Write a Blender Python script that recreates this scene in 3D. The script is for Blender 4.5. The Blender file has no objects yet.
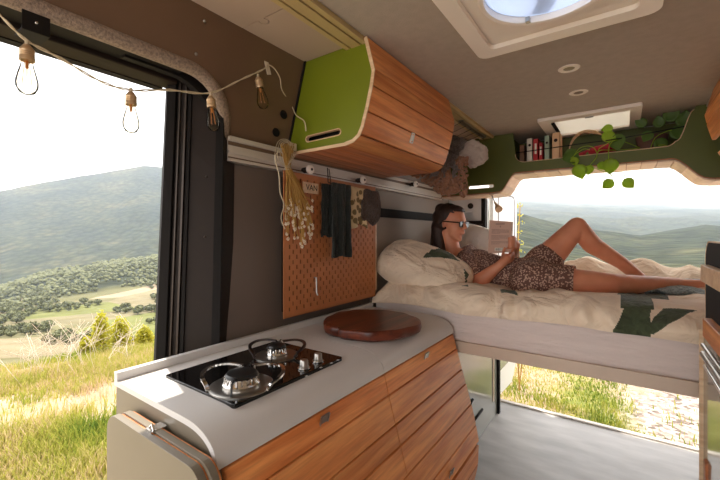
import bpy, bmesh, math, random
from mathutils import Vector, Matrix, noise
from mathutils.geometry import tessellate_polygon
random.seed(7)
R = random.random
C = bpy.context.scene.collection
S = bpy.context.scene
H = 1.23                      # eye height above the van floor
TH = math.radians(35.4); c_, s_ = math.cos(TH), math.sin(TH); F = 369.0; CX, CY = 360.0, 234.0

# ---------- camera ----------
cam_d = bpy.data.cameras.new('camera'); cam = bpy.data.objects.new('camera', cam_d); C.objects.link(cam)
cam.location = (0, 0, H); cam.rotation_euler = (math.pi/2, 0, TH)
cam_d.sensor_width = 36; cam_d.lens = 36*F/720; cam_d.shift_y = (CY-240)/720.0*1.0
cam_d.clip_start = 0.02; cam_d.clip_end = 9000
S.camera = cam

def proj(p):
    zc = -p[0]*s_ + p[1]*c_; xc = p[0]*c_ + p[1]*s_
    return (CX+F*xc/zc, CY-F*(p[2]-H)/zc)
def onx(px, py, X):
    t = (px-CX)/F; zc = X/(t*c_-s_); return Vector((X, zc*(t*s_+c_), H-(py-CY)/F*zc))
def ony(px, py, Y):
    t = (px-CX)/F; zc = Y/(t*s_+c_); return Vector((zc*(t*c_-s_), Y, H-(py-CY)/F*zc))
def onz(px, py, Z):
    zc = F*(H-Z)/(py-CY); t = (px-CX)/F; return Vector((zc*(t*c_-s_), zc*(t*s_+c_), Z))

# ---------- materials ----------
def srgb(c):
    return tuple((x/255/12.92 if x/255 <= .04045 else ((x/255+.055)/1.055)**2.4) for x in c)+(1,)
def newmat(name):
    m = bpy.data.materials.new(name); m.use_nodes = True
    nt = m.node_tree; b = nt.nodes['Principled BSDF']; return m, nt, b
def N(nt, t, **kw):
    n = nt.nodes.new(t)
    for k, v in kw.items():
        if k.startswith('i_'): n.inputs[k[2:].replace('_', ' ')].default_value = v
        else: setattr(n, k, v)
    return n
def coords(nt, scale=(1,1,1), out='Object'):
    tc = N(nt, 'ShaderNodeTexCoord'); mp = N(nt, 'ShaderNodeMapping'); mp.inputs['Scale'].default_value = scale
    nt.links.new(tc.outputs[out], mp.inputs['Vector']); return mp.outputs['Vector']
def ramp(nt, fac, stops):
    r = N(nt, 'ShaderNodeValToRGB'); e = r.color_ramp.elements
    while len(e) < len(stops): e.new(.5)
    for el, (p, c) in zip(e, stops): el.position = p; el.color = c
    nt.links.new(fac, r.inputs['Fac']); return r.outputs['Color']
def bump(nt, b, h, strength=.3, dist=.01):
    n = N(nt, 'ShaderNodeBump'); n.inputs['Strength'].default_value = strength; n.inputs['Distance'].default_value = dist
    nt.links.new(h, n.inputs['Height']); nt.links.new(n.outputs['Normal'], b.inputs['Normal'])
def plain(name, col, rough=.6, metal=0, var=.12, scale=6, bmp=0, bscale=80, sheen=0, spec=.5, bdist=.004, stretch=(1,1,1)):
    m, nt, b = newmat(name); col = srgb(col)
    v = coords(nt, stretch)
    n = N(nt, 'ShaderNodeTexNoise'); n.inputs['Scale'].default_value = scale; n.inputs['Detail'].default_value = 4
    nt.links.new(v, n.inputs['Vector'])
    a = tuple(x*(1-var) for x in col[:3])+(1,); d = tuple(min(1, x*(1+var)) for x in col[:3])+(1,)
    nt.links.new(ramp(nt, n.outputs['Fac'], [(.3, a), (.7, d)]), b.inputs['Base Color'])
    b.inputs['Roughness'].default_value = rough; b.inputs['Metallic'].default_value = metal
    b.inputs['Specular IOR Level'].default_value = spec
    if sheen: b.inputs['Sheen Weight'].default_value = sheen
    if bmp:
        n2 = N(nt, 'ShaderNodeTexNoise'); n2.inputs['Scale'].default_value = bscale; n2.inputs['Detail'].default_value = 3
        nt.links.new(v, n2.inputs['Vector']); bump(nt, b, n2.outputs['Fac'], bmp, bdist)
    return m
def wood(name, c1, c2, axis='y', rough=.45, islands=True, ring=1.0):
    m, nt, b = newmat(name)
    sc = {'y': (16, 1.0, 16), 'x': (1.0, 16, 16), 'z': (16, 16, 1.0)}[axis]
    tc = N(nt, 'ShaderNodeTexCoord'); add = N(nt, 'ShaderNodeVectorMath', operation='ADD')
    geo = N(nt, 'ShaderNodeNewGeometry'); mul = N(nt, 'ShaderNodeMath', operation='MULTIPLY'); mul.inputs[1].default_value = 37 if islands else 0
    nt.links.new(geo.outputs['Random Per Island'], mul.inputs[0])
    cb = N(nt, 'ShaderNodeCombineXYZ'); 
    for k in 'XYZ': nt.links.new(mul.outputs[0], cb.inputs[k])
    nt.links.new(tc.outputs['Object'], add.inputs[0]); nt.links.new(cb.outputs[0], add.inputs[1])
    mp = N(nt, 'ShaderNodeMapping'); mp.inputs['Scale'].default_value = sc; nt.links.new(add.outputs[0], mp.inputs['Vector'])
    n = N(nt, 'ShaderNodeTexNoise'); n.inputs['Scale'].default_value = 2.2*ring; n.inputs['Detail'].default_value = 6; n.inputs['Distortion'].default_value = .7
    nt.links.new(mp.outputs[0], n.inputs['Vector'])
    n2 = N(nt, 'ShaderNodeTexNoise'); n2.inputs['Scale'].default_value = 9*ring; n2.inputs['Detail'].default_value = 3
    nt.links.new(mp.outputs[0], n2.inputs['Vector'])
    a, d = srgb(c1), srgb(c2); mid = tuple((x+y)/2 for x, y in zip(a, d))
    col = ramp(nt, n.outputs['Fac'], [(.33, a), (.5, mid), (.66, d)])
    col2 = ramp(nt, n2.outputs['Fac'], [(.3, (.72,.72,.72,1)), (.6, (1,1,1,1))])
    mx = N(nt, 'ShaderNodeMix', data_type='RGBA', blend_type='MULTIPLY'); mx.inputs['Factor'].default_value = .6
    nt.links.new(col, mx.inputs['A']); nt.links.new(col2, mx.inputs['B'])
    hs = N(nt, 'ShaderNodeHueSaturation')
    mr = N(nt, 'ShaderNodeMapRange'); mr.inputs['To Min'].default_value = .78; mr.inputs['To Max'].default_value = 1.2
    nt.links.new(geo.outputs['Random Per Island'], mr.inputs['Value'])
    if islands: nt.links.new(mr.outputs[0], hs.inputs['Value'])
    nt.links.new(mx.outputs['Result'], hs.inputs['Color']); nt.links.new(hs.outputs[0], b.inputs['Base Color'])
    b.inputs['Roughness'].default_value = rough
    bump(nt, b, n2.outputs['Fac'], .12, .002)
    return m
def glass(name, tint=(1,1,1,1), rough=0.0, ior=1.45, thin=True):
    m, nt, b = newmat(name)
    b.inputs['Base Color'].default_value = tint; b.inputs['Transmission Weight'].default_value = 1
    b.inputs['Roughness'].default_value = rough; b.inputs['IOR'].default_value = ior
    return m

M = {}
M['teak'] = wood('teak', (206,118,58), (244,166,98))
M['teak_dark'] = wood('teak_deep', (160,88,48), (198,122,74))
M['teak_x'] = wood('teak_across', (176,118,78), (214,158,114), 'x')
M['ply_edge'] = wood('pale_plywood', (214,176,136), (235,205,168), 'x', islands=False)
M['pale_wood'] = wood('pale_board', (216,184,156), (240,214,190), 'x')
M['dark_gap'] = plain('dark_gap', (40,28,22), .8)
M['board'] = wood('walnut_board', (58,22,12), (118,54,32), 'y', .35, islands=False, ring=.7)
M['peg'] = plain('pegboard_wood', (190,118,70), .55, var=.08, scale=12)
M['white'] = plain('worktop_white', (214,210,206), .32, var=.02, scale=3)
M['cream'] = plain('cream_laminate', (122,112,96), .4, var=.03)
M['vinyl'] = None
M['green'] = plain('green_laminate', (112,122,12), .45, var=.05)
M['green_dark'] = plain('olive_laminate', (88,94,30), .5, var=.06)
M['ceil'] = plain('carpet_ceiling', (180,168,154), .95, var=.05, scale=30, bmp=.4, bscale=260)
M['ceil_panel'] = plain('ceiling_panel', (196,172,152), .6, var=.03)
M['wall_up'] = plain('bronze_panel', (112,86,66), .34, var=.12, scale=3, spec=.6)
M['wall_low'] = plain('charcoal_panel', (112,98,88), .5, var=.08, scale=2)
M['wall_bed'] = plain('grey_panel', (150,136,122), .6, var=.08, scale=2)
M['felt'] = plain('felt_trim', (150,130,114), .95, var=.35, scale=160, bmp=.8, bscale=300)
M['black'] = plain('black_rubber', (24,20,18), .75, spec=.25)
M['jamb'] = plain('dark_grey_metal', (38,28,22), .6, var=.06, spec=.25)
M['jamb_l'] = plain('grey_metal_strip', (66,56,48), .35, metal=.4, var=.06)
M['alu'] = plain('pale_aluminium', (214,204,192), .35, metal=.25, var=.04)
M['van_white'] = plain('van_white_paint', (226,224,222), .3, var=.02)
M['chrome'] = plain('chrome', (225,222,218), .14, metal=1, var=.02)
M['steel'] = plain('brushed_steel', (170,166,160), .32, metal=1, var=.08, scale=60, stretch=(1,20,1))
M['hobglass'] = plain('black_hob_glass', (14,12,12), .06, var=.02)
M['burner'] = plain('burner_black', (22,21,21), .35)
M['cordw'] = plain('cream_cord', (206,190,160), .7)
M['brass'] = plain('copper_socket', (206,176,140), .3, metal=.6)
def thinglass(name, tint):
    m = bpy.data.materials.new(name); m.use_nodes = True; nt = m.node_tree; nt.nodes.remove(nt.nodes['Principled BSDF'])
    t = N(nt, 'ShaderNodeBsdfTransparent'); t.inputs[0].default_value = tint; g = N(nt, 'ShaderNodeBsdfGlossy'); g.inputs['Roughness'].default_value = .02
    f = N(nt, 'ShaderNodeFresnel'); f.inputs[0].default_value = 1.12; mx = N(nt, 'ShaderNodeMixShader')
    nt.links.new(f.outputs[0], mx.inputs[0]); nt.links.new(t.outputs[0], mx.inputs[1]); nt.links.new(g.outputs[0], mx.inputs[2]); nt.links.new(mx.outputs[0], nt.nodes['Material Output'].inputs['Surface']); return m
M['bulb'] = thinglass('bulb_glass', (.97,.95,.90,1))
M['filament'] = plain('filament', (190,120,50), .5)
M['tape'] = plain('tape', (226,210,190), .6)
M['sheet'] = plain('pale_sheet', (222,206,198), .85, var=.04, bmp=.5, bscale=14, bdist=.012, stretch=(1,5,9))
M['bedrail'] = plain('bed_rail', (206,184,164), .4, var=.05)
M['skin'] = None
M['hair'] = plain('brown_hair', (50,30,20), .6, var=.4, scale=30, stretch=(6,6,1))
M['book_pg'] = plain('paper', (236,226,210), .8)
M['concrete'] = None

def fabric(name, col, var=.06, bscale=500, rough=.9, wr=8, wrs=.5):
    m, nt, b = newmat(name); col = srgb(col); v = coords(nt)
    n = N(nt, 'ShaderNodeTexNoise'); n.inputs['Scale'].default_value = wr; n.inputs['Detail'].default_value = 5; n.inputs['Distortion'].default_value = 1.2
    nt.links.new(v, n.inputs['Vector'])
    nt.links.new(ramp(nt, n.outputs['Fac'], [(.3, tuple(x*(1-var) for x in col[:3])+(1,)), (.7, tuple(min(1,x*(1+var)) for x in col[:3])+(1,))]), b.inputs['Base Color'])
    b.inputs['Roughness'].default_value = rough; b.inputs['Sheen Weight'].default_value = .15
    bump(nt, b, n.outputs['Fac'], wrs, .035); return m
M['duvet'] = fabric('white_duvet_cotton', (236,216,190), wr=8, wrs=.9)
M['pillow_w'] = fabric('white_pillow_cotton', (238,232,224))
M['leafprint'] = fabric('leaf_print', (66,76,50), var=.35, wr=26)
M['towel'] = fabric('dark_towel', (28,33,28), wr=90)
M['cap'] = fabric('brown_knit', (78,58,46), var=.3, wr=60, wrs=1)
M['scarf'] = fabric('rust_scarf', (158,108,80), wr=30, wrs=1)
M['scarf2'] = fabric('grey_lace', (142,126,120), var=.35, wr=90, wrs=1)
M['scarf3'] = fabric('cream_cloth', (184,166,154), wr=20)
M['throw'] = fabric('bluegrey_throw', (150,162,160), var=.5, wr=55, wrs=1)
M['denim'] = fabric('denim', (74,104,124), var=.25, wr=60)
M['redcloth'] = fabric('red_cloth', (176,32,44), wr=20)

def skinmat():
    m, nt, b = newmat('skin'); b.inputs['Base Color'].default_value = srgb((214,142,108))
    b.inputs['Roughness'].default_value = .5; b.inputs['Subsurface Weight'].default_value = .12
    b.inputs['Subsurface Radius'].default_value = (.02,.008,.004); b.inputs['Subsurface Scale'].default_value = .3
    v = coords(nt); n = N(nt, 'ShaderNodeTexNoise'); n.inputs['Scale'].default_value = 9; nt.links.new(v, n.inputs['Vector'])
    nt.links.new(ramp(nt, n.outputs['Fac'], [(.3, srgb((200,126,92))), (.7, srgb((220,150,116)))]), b.inputs['Base Color'])
    return m
M['skin'] = skinmat()
def cellmat(name, ground, blotch, scale, thr=.35, rough=.85, third=None):
    m, nt, b = newmat(name); v = coords(nt)
    vo = N(nt, 'ShaderNodeTexVoronoi'); vo.inputs['Scale'].default_value = scale; nt.links.new(v, vo.inputs['Vector'])
    st = [(thr-.04, srgb(blotch)), (thr+.04, srgb(ground))]
    if third: st = [(0, srgb(third)), (thr*.5, srgb(blotch))]+st
    if third: st = [(thr*.45, srgb(third)), (thr*.55, srgb(blotch)), (thr-.04, srgb(blotch)), (thr+.04, srgb(ground))]
    nt.links.new(ramp(nt, vo.outputs['Distance'], st), b.inputs['Base Color'])
    b.inputs['Roughness'].default_value = rough; return m
M['dress'] = cellmat('floral_dress', (104,72,62), (190,158,138), 110, .42)
M['patterned'] = cellmat('pebble_print_cloth', (214,190,146), (118,98,62), 30, .42)

def vinylmat():
    m, nt, b = newmat('grey_vinyl'); v = coords(nt, (1,3,1))
    n = N(nt, 'ShaderNodeTexNoise'); n.inputs['Scale'].default_value = 4; n.inputs['Detail'].default_value = 8; nt.links.new(v, n.inputs['Vector'])
    nt.links.new(ramp(nt, n.outputs['Fac'], [(.3, srgb((168,164,160))), (.7, srgb((202,198,194)))]), b.inputs['Base Color'])
    b.inputs['Roughness'].default_value = .38; return m
M['vinyl'] = vinylmat()
def glossy_panel():
    m = plain('glossy_grey_panel', (150,148,136), .12, var=.03, spec=.9); return m
M['gloss'] = glossy_panel()
def translucent(name, col, w=.6):
    m = bpy.data.materials.new(name); m.use_nodes = True; nt = m.node_tree
    out = nt.nodes['Material Output']; b = nt.nodes['Principled BSDF']
    b.inputs['Base Color'].default_value = srgb(col); b.inputs['Roughness'].default_value = .4
    t = N(nt, 'ShaderNodeBsdfTranslucent'); t.inputs['Color'].default_value = srgb(col)
    mx = N(nt, 'ShaderNodeMixShader'); mx.inputs[0].default_value = w
    nt.links.new(b.outputs[0], mx.inputs[1]); nt.links.new(t.outputs[0], mx.inputs[2]); nt.links.new(mx.outputs[0], out.inputs['Surface']); return m
M['blind'] = translucent('skylight_blind', (236,232,224), .35)
M['dome'] = translucent('fan_dome', (196,206,224), .7)
M['leaf'] = translucent('pothos_leaf_backlit', (176,206,66), .55)  # hanging leaves coloured lighter, for the window light behind them
M['leaf_dk'] = translucent('pothos_leaf_dark', (104,136,60), .4)
M['petal'] = plain('dried_petal', (240,226,204), .8)
M['stem'] = plain('dried_stem', (176,136,70), .8, var=.3)
M['hatchw'] = plain('hatch_cream', (250,240,228), .4, var=.02)

# ---------- mesh builder ----------
WL = {}
class MB:
    def __init__(s): s.v = []; s.f = []; s.mi = []
    def add(s, vs, fs, mi=0):
        o = len(s.v); s.v += [Vector(v) for v in vs]; s.f += [tuple(i+o for i in f) for f in fs]; s.mi += [mi]*len(fs); return s
    def box(s, x0, x1, y0, y1, z0, z1, mi=0, mtx=None):
        vs = [(x, y, z) for x in (x0, x1) for y in (y0, y1) for z in (z0, z1)]
        if mtx is not None: vs = [mtx @ Vector(v) for v in vs]
        return s.add(vs, [(0,1,3,2),(4,6,7,5),(0,4,5,1),(2,3,7,6),(0,2,6,4),(1,5,7,3)], mi)
    def prism(s, loops, fn, a, b, mi=0):
        """loops: outer and hole loops of 2-D points; fn(u,v,w) -> 3-D"""
        if not isinstance(loops[0][0], (tuple, list, Vector)): loops = [loops]
        tri = tessellate_polygon([[Vector((p[0], p[1], 0)) for p in l] for l in loops])
        flat = [p for l in loops for p in l]; n = len(flat)
        vs = [fn(p[0], p[1], a) for p in flat]+[fn(p[0], p[1], b) for p in flat]
        fs = [tuple(t) for t in tri]+[tuple(i+n for i in reversed(t)) for t in tri]
        o = 0
        for l in loops:
            k = len(l)
            for i in range(k): j = (i+1) % k; fs.append((o+i, o+j, o+j+n, o+i+n))
            o += k
        return s.add(vs, fs, mi)
    def tube(s, pts, r, n=8, mi=0, caps=True, flat=None):
        pts = [Vector(p) for p in pts]; L = len(pts); rs = r if isinstance(r, (list, tuple)) else [r]*L
        vs = []; up = None
        for i, p in enumerate(pts):
            d = (pts[min(i+1, L-1)]-pts[max(i-1, 0)]).normalized()
            if up is None:
                up = Vector((0,0,1)) if abs(d.z) < .9 else Vector((1,0,0))
            a = d.cross(up).normalized(); up = a.cross(d).normalized()
            for k in range(n):
                t = 2*math.pi*k/n
                vs.append(p+a*math.cos(t)*rs[i]+up*math.sin(t)*rs[i]*(flat or 1))
        fs = [(i*n+k, i*n+(k+1) % n, (i+1)*n+(k+1) % n, (i+1)*n+k) for i in range(L-1) for k in range(n)]
        if caps: fs += [tuple(reversed(range(n))), tuple(range((L-1)*n, L*n))]
        return s.add(vs, fs, mi)
    def lathe(s, prof, c, n=32, mi=0, mtx=None):
        c = Vector(c); vs = []; L = len(prof)
        for r, z in prof:
            for k in range(n):
                t = 2*math.pi*k/n; q = Vector((r*math.cos(t), r*math.sin(t), z))
                if mtx is not None: q = mtx @ q
                vs.append(q+c)
        fs = [(i*n+k, i*n+(k+1) % n, (i+1)*n+(k+1) % n, (i+1)*n+k) for i in range(L-1) for k in range(n)]
        ring = tuple(prof[0]) == tuple(prof[-1])
        if prof[0][0] > 1e-6 and not ring: fs.append(tuple(reversed(range(n))))
        if prof[-1][0] > 1e-6 and not ring: fs.append(tuple(range((L-1)*n, L*n)))
        return s.add(vs, fs, mi)
    def ball(s, c, r, nu=16, nv=10, mi=0, fn=None, mtx=None):
        r = r if isinstance(r, (tuple, list)) else (r, r, r); c = Vector(c); vs = []
        for j in range(nv+1):
            ph = math.pi*j/nv
            for i in range(nu):
                t = 2*math.pi*i/nu; d = Vector((math.sin(ph)*math.cos(t), math.sin(ph)*math.sin(t), math.cos(ph)))
                k = fn(d) if fn else 1; q = Vector((d.x*r[0], d.y*r[1], d.z*r[2]))*k
                if mtx is not None: q = mtx @ q
                vs.append(c+q)
        fs = [(j*nu+i, (j+1)*nu+i, (j+1)*nu+(i+1) % nu, j*nu+(i+1) % nu) for j in range(nv) for i in range(nu)]
        return s.add(vs, fs, mi)
    def cone(s, p0, r0, p1, r1, n=16):
        """a tapered capsule"""
        p0, p1 = Vector(p0), Vector(p1); s.tube([p0, p1], [r0, r1], n); s.ball(p0, r0, n, 10); s.ball(p1, r1, n, 10); return s
    def build(s, name, mats, parent=None, smooth=False, bevel=0, origin=None, weld=False, bseg=2):
        mats = mats if isinstance(mats, (list, tuple)) else [mats]
        if parent is not None: base = WL[parent.name]
        elif origin is not None: base = Vector(origin)
        else:
            xs = [v.x for v in s.v]; ys = [v.y for v in s.v]; base = Vector(((min(xs)+max(xs))/2, (min(ys)+max(ys))/2, min(v.z for v in s.v)))
        me = bpy.data.meshes.new(name); me.from_pydata([v-base for v in s.v], [], s.f)
        for m in mats: me.materials.append(M[m] if isinstance(m, str) else m)
        me.polygons.foreach_set('material_index', s.mi)
        bm = bmesh.new(); bm.from_mesh(me)
        bmesh.ops.remove_doubles(bm, verts=bm.verts, dist=1e-5)
        bmesh.ops.recalc_face_normals(bm, faces=bm.faces); bm.to_mesh(me); bm.free()
        if smooth:
            me.polygons.foreach_set('use_smooth', [True]*len(me.polygons))
            if smooth != 'all': me.set_sharp_from_angle(angle=math.radians(38))
        o = bpy.data.objects.new(name, me); C.objects.link(o)
        if parent is not None: o.parent = parent; o.location = (0,0,0)
        else: o.location = base
        WL[o.name] = base
        if bevel:
            b = o.modifiers.new('bevel', 'BEVEL'); b.width = bevel; b.segments = bseg; b.limit_method = 'ANGLE'; b.angle_limit = math.radians(40)
        return o
def tag(o, label=None, cat=None, group=None, kind=None):
    if label: o['label'] = label
    if cat: o['category'] = cat
    if group: o['group'] = group
    if kind: o['kind'] = kind
    return o
def thing(name, loc, label, cat, group=None):
    o = bpy.data.objects.new(name, None); C.objects.link(o); o.location = loc; o.empty_display_size = .05
    WL[o.name] = Vector(loc); return tag(o, label, cat, group)
def struct(o): o['kind'] = 'structure'; return o
def remesh(mb, voxel, smooth_it=4):
    """fuse a pile of closed shapes into one skin; returns an MB"""
    me = bpy.data.meshes.new('tmp'); me.from_pydata(mb.v, [], mb.f)
    o = bpy.data.objects.new('tmp', me); C.objects.link(o)
    r = o.modifiers.new('r', 'REMESH'); r.mode = 'VOXEL'; r.voxel_size = voxel
    if smooth_it: sm = o.modifiers.new('s', 'SMOOTH'); sm.factor = .5; sm.iterations = smooth_it
    dg = bpy.context.evaluated_depsgraph_get(); e = o.evaluated_get(dg).to_mesh()
    out = MB(); out.add([v.co.copy() for v in e.vertices], [tuple(p.vertices) for p in e.polygons])
    o.evaluated_get(dg).to_mesh_clear(); bpy.data.objects.remove(o); bpy.data.meshes.remove(me); return out
def rrect(x0, x1, y0, y1, r, n=6):
    pts = []
    for cx, cy, a0 in ((x1-r, y1-r, 0), (x0+r, y1-r, 90), (x0+r, y0+r, 180), (x1-r, y0+r, 270)):
        for i in range(n+1): a = math.radians(a0+90*i/n); pts.append((cx+r*math.cos(a), cy+r*math.sin(a)))
    return pts
def arc(cx, cy, r, a0, a1, n=8):
    return [(cx+r*math.cos(math.radians(a0+(a1-a0)*i/n)), cy+r*math.sin(math.radians(a0+(a1-a0)*i/n))) for i in range(n+1)]
YZ = lambda X: (lambda u, v, w: (w, u, v))      # loops in (y,z), extruded along x
XZ = lambda u, v, w: (u, w, v)                  # loops in (x,z), extruded along y
XY = lambda u, v, w: (u, v, w)
def smoothpath(pts, n=8):
    pts = [Vector(p) for p in pts]; out = []
    for i in range(len(pts)-1):
        p0 = pts[max(i-1,0)]; p1 = pts[i]; p2 = pts[i+1]; p3 = pts[min(i+2, len(pts)-1)]
        for k in range(n):
            t = k/n; out.append(.5*((2*p1)+(-p0+p2)*t+(2*p0-5*p1+4*p2-p3)*t*t+(-p0+3*p1-3*p2+p3)*t**3))
    out.append(pts[-1]); return out
def textobj(body, size, mat, mtx, name, parent, extr=.0006):
    cu = bpy.data.curves.new('t', 'FONT'); cu.body = body; cu.size = size; cu.extrude = extr; cu.align_x = 'CENTER'; cu.align_y = 'CENTER'
    o = bpy.data.objects.new('t', cu); C.objects.link(o); dg = bpy.context.evaluated_depsgraph_get()
    me = o.evaluated_get(dg).to_mesh(); mb = MB()
    mb.add([mtx @ v.co for v in me.vertices], [tuple(p.vertices) for p in me.polygons]); o.evaluated_get(dg).to_mesh_clear()
    bpy.data.objects.remove(o); bpy.data.curves.remove(cu)
    return mb.build(name, mat, parent)

# ---------- the shell of the van ----------
ZC = 1.90; YR = 2.80
XL, XR = -1.115, 0.74
struct(MB().box(-1.12, .76, -1.2, YR, -.04, 0).build('floor', 'vinyl'))
struct(MB().box(-1.12, .76, YR, YR+.035, -.05, .012).build('trim_1', 'alu', bevel=.004))
FH = (-.40, .06, .87, 1.36)      # fan hatch hole x0 x1 y0 y1
SH = (-.36, .04, 2.40, 2.80)     # rear skylight hole
ceil = MB()
ceil.prism([[(-.71,-1.2),(.66,-1.2),(.66,2.94),(-.71,2.94)], [(FH[0],FH[2]),(FH[1],FH[2]),(FH[1],FH[3]),(FH[0],FH[3])], [(SH[0],SH[2]),(SH[1],SH[2]),(SH[1],SH[3]),(SH[0],SH[3])]], XY, ZC, ZC+.03)
struct(ceil.build('ceiling', 'ceil'))
cl = MB()       # the paler boards beside the left wall with a jigsaw joint
def cboard(y0, y1):
    cl.box(-1.03, -.795, y0, y1, ZC-.002, ZC+.03)
jy = .755
prof = [(-1.03,-1.2),(-.795,-1.2),(-.795,jy)]+[(-.90,jy)]+arc(-.915,jy+.012,.014,-40,220,8)+[(-.93,jy-.002),(-1.03,jy-.002)]
cl.prism(prof, XY, ZC-.004, ZC+.03)
prof2 = [(-1.03,jy+.001),(-.931,jy+.001)]+arc(-.915,jy+.013,.017,215,-35,8)+[(-.899,jy+.003),(-.795,jy+.003),(-.795,2.94),(-1.03,2.94)]
cl.prism(prof2, XY, ZC-.004, ZC+.03)
struct(cl.build('trim_2', 'ceil_panel'))
# roof skin outside (with the two openings)
rf = MB(); rf.prism([[(-1.27,-1.2),(.90,-1.2),(.90,2.94),(-1.27,2.94)], [(FH[0],FH[2]),(FH[1],FH[2]),(FH[1],FH[3]),(FH[0],FH[3])], [(SH[0],SH[2]),(SH[1],SH[2]),(SH[1],SH[3]),(SH[0],SH[3])]], XY, ZC+.05, ZC+.08)
struct(rf.build('trim_3', 'van_white'))
# left wall, upper bronze panel with the rounded door corner
def xw(z): return -1.115 if z < 1.5 else -1.115+(z-1.5)*.115/.40
OZ = 1.728
cor = arc(.598, OZ-.15, .15, 90, 0, 10)
def onwall(px, py, off):
    p = onx(px, py, -1.05)
    for _ in range(6): p = onx(px, py, xw(p.z)+off)
    return p
top = [(-1.2,1.75),(-.60,1.75)]
loop = [(-.60,OZ),(.598,OZ)]+cor[1:]+[(.748,1.5),(2.95,1.5),(2.95,1.91),(-1.2,1.91),(-1.2,1.5),(-.60,1.5)]
fnw = lambda u, v, w: (xw(v)-w, u, v)
struct(MB().prism(loop, fnw, 0, .015).build('wall_left', 'wall_up'))
struct(MB().box(XL-.015, XL, .748, 1.66, 0, 1.5).build('wall_left_lower', 'wall_low'))
struct(MB().box(XL-.015, XL, 1.661, 2.78, 0, 1.5).build('wall_left_bed', 'wall_bed'))
struct(MB().box(XL-.015, XL, -1.2, -.60, 0, 1.5).build('wall_left_front', 'wall_low'))
struct(MB().box(XL, XL+.012, 1.668, 2.5, 1.325, 1.375).build('trim_4', 'black'))
# felt band round the opening
ft = MB(); path = [(-1.2,OZ+.005),(.598,OZ+.005)]+[(.598+.155*math.sin(a), OZ-.15+.155*math.cos(a)) for a in [math.pi/2*i/10 for i in range(1,11)]]+[(.753,1.5)]
P3 = [Vector((xw(z)-.012, y, z)) for y, z in path]
ft.tube(P3, .021, 12)
struct(ft.build('trim_5', 'felt', smooth='all'))
# door opening: dark soffit, guide rail, and the jamb pillar with its seals
hd = MB()
hd.box(-1.22, -1.085, -1.2, .60, 1.722, 1.80)
hd.box(-1.235, -1.205, -1.2, .60, 1.698, 1.95)
struct(hd.build('door_1_header', 'black'))
hr = MB(); hr.prism([[(-1.205,1.700),(-1.150,1.708),(-1.150,1.73),(-1.205,1.73)]], XZ, -1.2, .62)
struct(hr.build('door_1_rail', 'jamb', bevel=.003))
def vprism(mb, poly, z0, z1, n=14):
    k = len(poly); vs = [fnv(p[0], p[1], z0+(z1-z0)*i/n) for i in range(n+1) for p in poly]
    mb.add(vs, [(i*k+j, i*k+(j+1)%k, (i+1)*k+(j+1)%k, (i+1)*k+j) for i in range(n) for j in range(k)]+[tuple(reversed(range(k))), tuple(range(n*k, (n+1)*k))]); return mb
# jamb profile in plan (x,y) from inner edge to outer edge
jm = MB()
def fnv(u, v, w):
    t = (Vector((u, v))-A).dot(B-A)/(B-A).length_squared; return (u+(.03+.055*t)*(w-.98), v, w)
A = Vector((-1.105, .745)); B = Vector((-1.25, .612))
def jp(t, d):      # along the jamb, d outwards from it into the opening
    q = A.lerp(B, t); n = Vector((B-A)).normalized(); n = Vector((n.y, -n.x)); n = -n if n.y > 0 else n; return (q.x+n.x*d, q.y+n.y*d)
jt = 1.735
struct(vprism(MB(), [jp(0,0), jp(1,0), (-1.27,.64), (-1.27,.80), (-1.12,.80)], -.30, jt+.15).build('door_1_pillar', 'jamb'))
struct(vprism(MB(), [jp(0,0), jp(0,.014), jp(.13,.016), jp(.15,0)], -.30, jt).build('door_1_seal', 'black'))
k = MB(); vprism(k, [jp(.66,0), jp(.67,.012), jp(.70,.012), jp(.71,0)], -.30, jt); vprism(k, [jp(.77,0), jp(.78,.01), jp(.80,.01), jp(.81,0)], -.30, jt)
struct(k.build('door_1_strip', 'jamb_l'))
struct(vprism(MB(), [jp(.84,0), jp(.86,.012), jp(1,.014), (-1.275,.612), (-1.275,.66)], -.30, jt).build('door_1_rubber', 'black'))
k = MB(); vprism(k, [jp(.58,0), jp(.59,.008), jp(.64,.008), jp(.65,0)], -.30, jt); struct(k.build('door_1_channel', 'black'))
k = MB()
for z in (1.22, 1.42): k.ball(fnv(*jp(.3,.001), z), .004, 8, 6)
struct(k.build('door_1_screw', 'jamb_l'))
# rounded upper corner between header and pillar
cn = MB(); cp = [(.45,1.78),(.45,1.715)]+[(.598-.02+.15*math.sin(a)*.98, 1.565+.15*math.cos(a)) for a in [math.pi/2*i/8 for i in range(0,9)]]+[(.78,1.565),(.78,1.78)]
cn.prism(cp, lambda u, v, w: (w, u, v), -1.13, -1.108); struct(cn.build('door_1_corner', 'black'))
# outer skin of the left side behind the door
struct(MB().box(-1.285, -1.265, .66, 2.9, -.30, 1.98).build('wall_left_skin', 'van_white'))
struct(MB().box(-1.285, -1.265, -1.2, -.55, -.30, 1.98).build('wall_left_skin_front', 'van_white'))
struct(MB().box(-1.285, -1.265, -.6, .70, 1.74, 1.98).build('wall_left_skin_top', 'van_white'))
# right wall
rw = [(.64,1.91),(.74,1.5),(.74,0),(.90,0),(.90,1.91)]
struct(MB().prism(rw, XZ, -1.2, 2.95).build('wall_right', 'wall_bed'))
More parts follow.
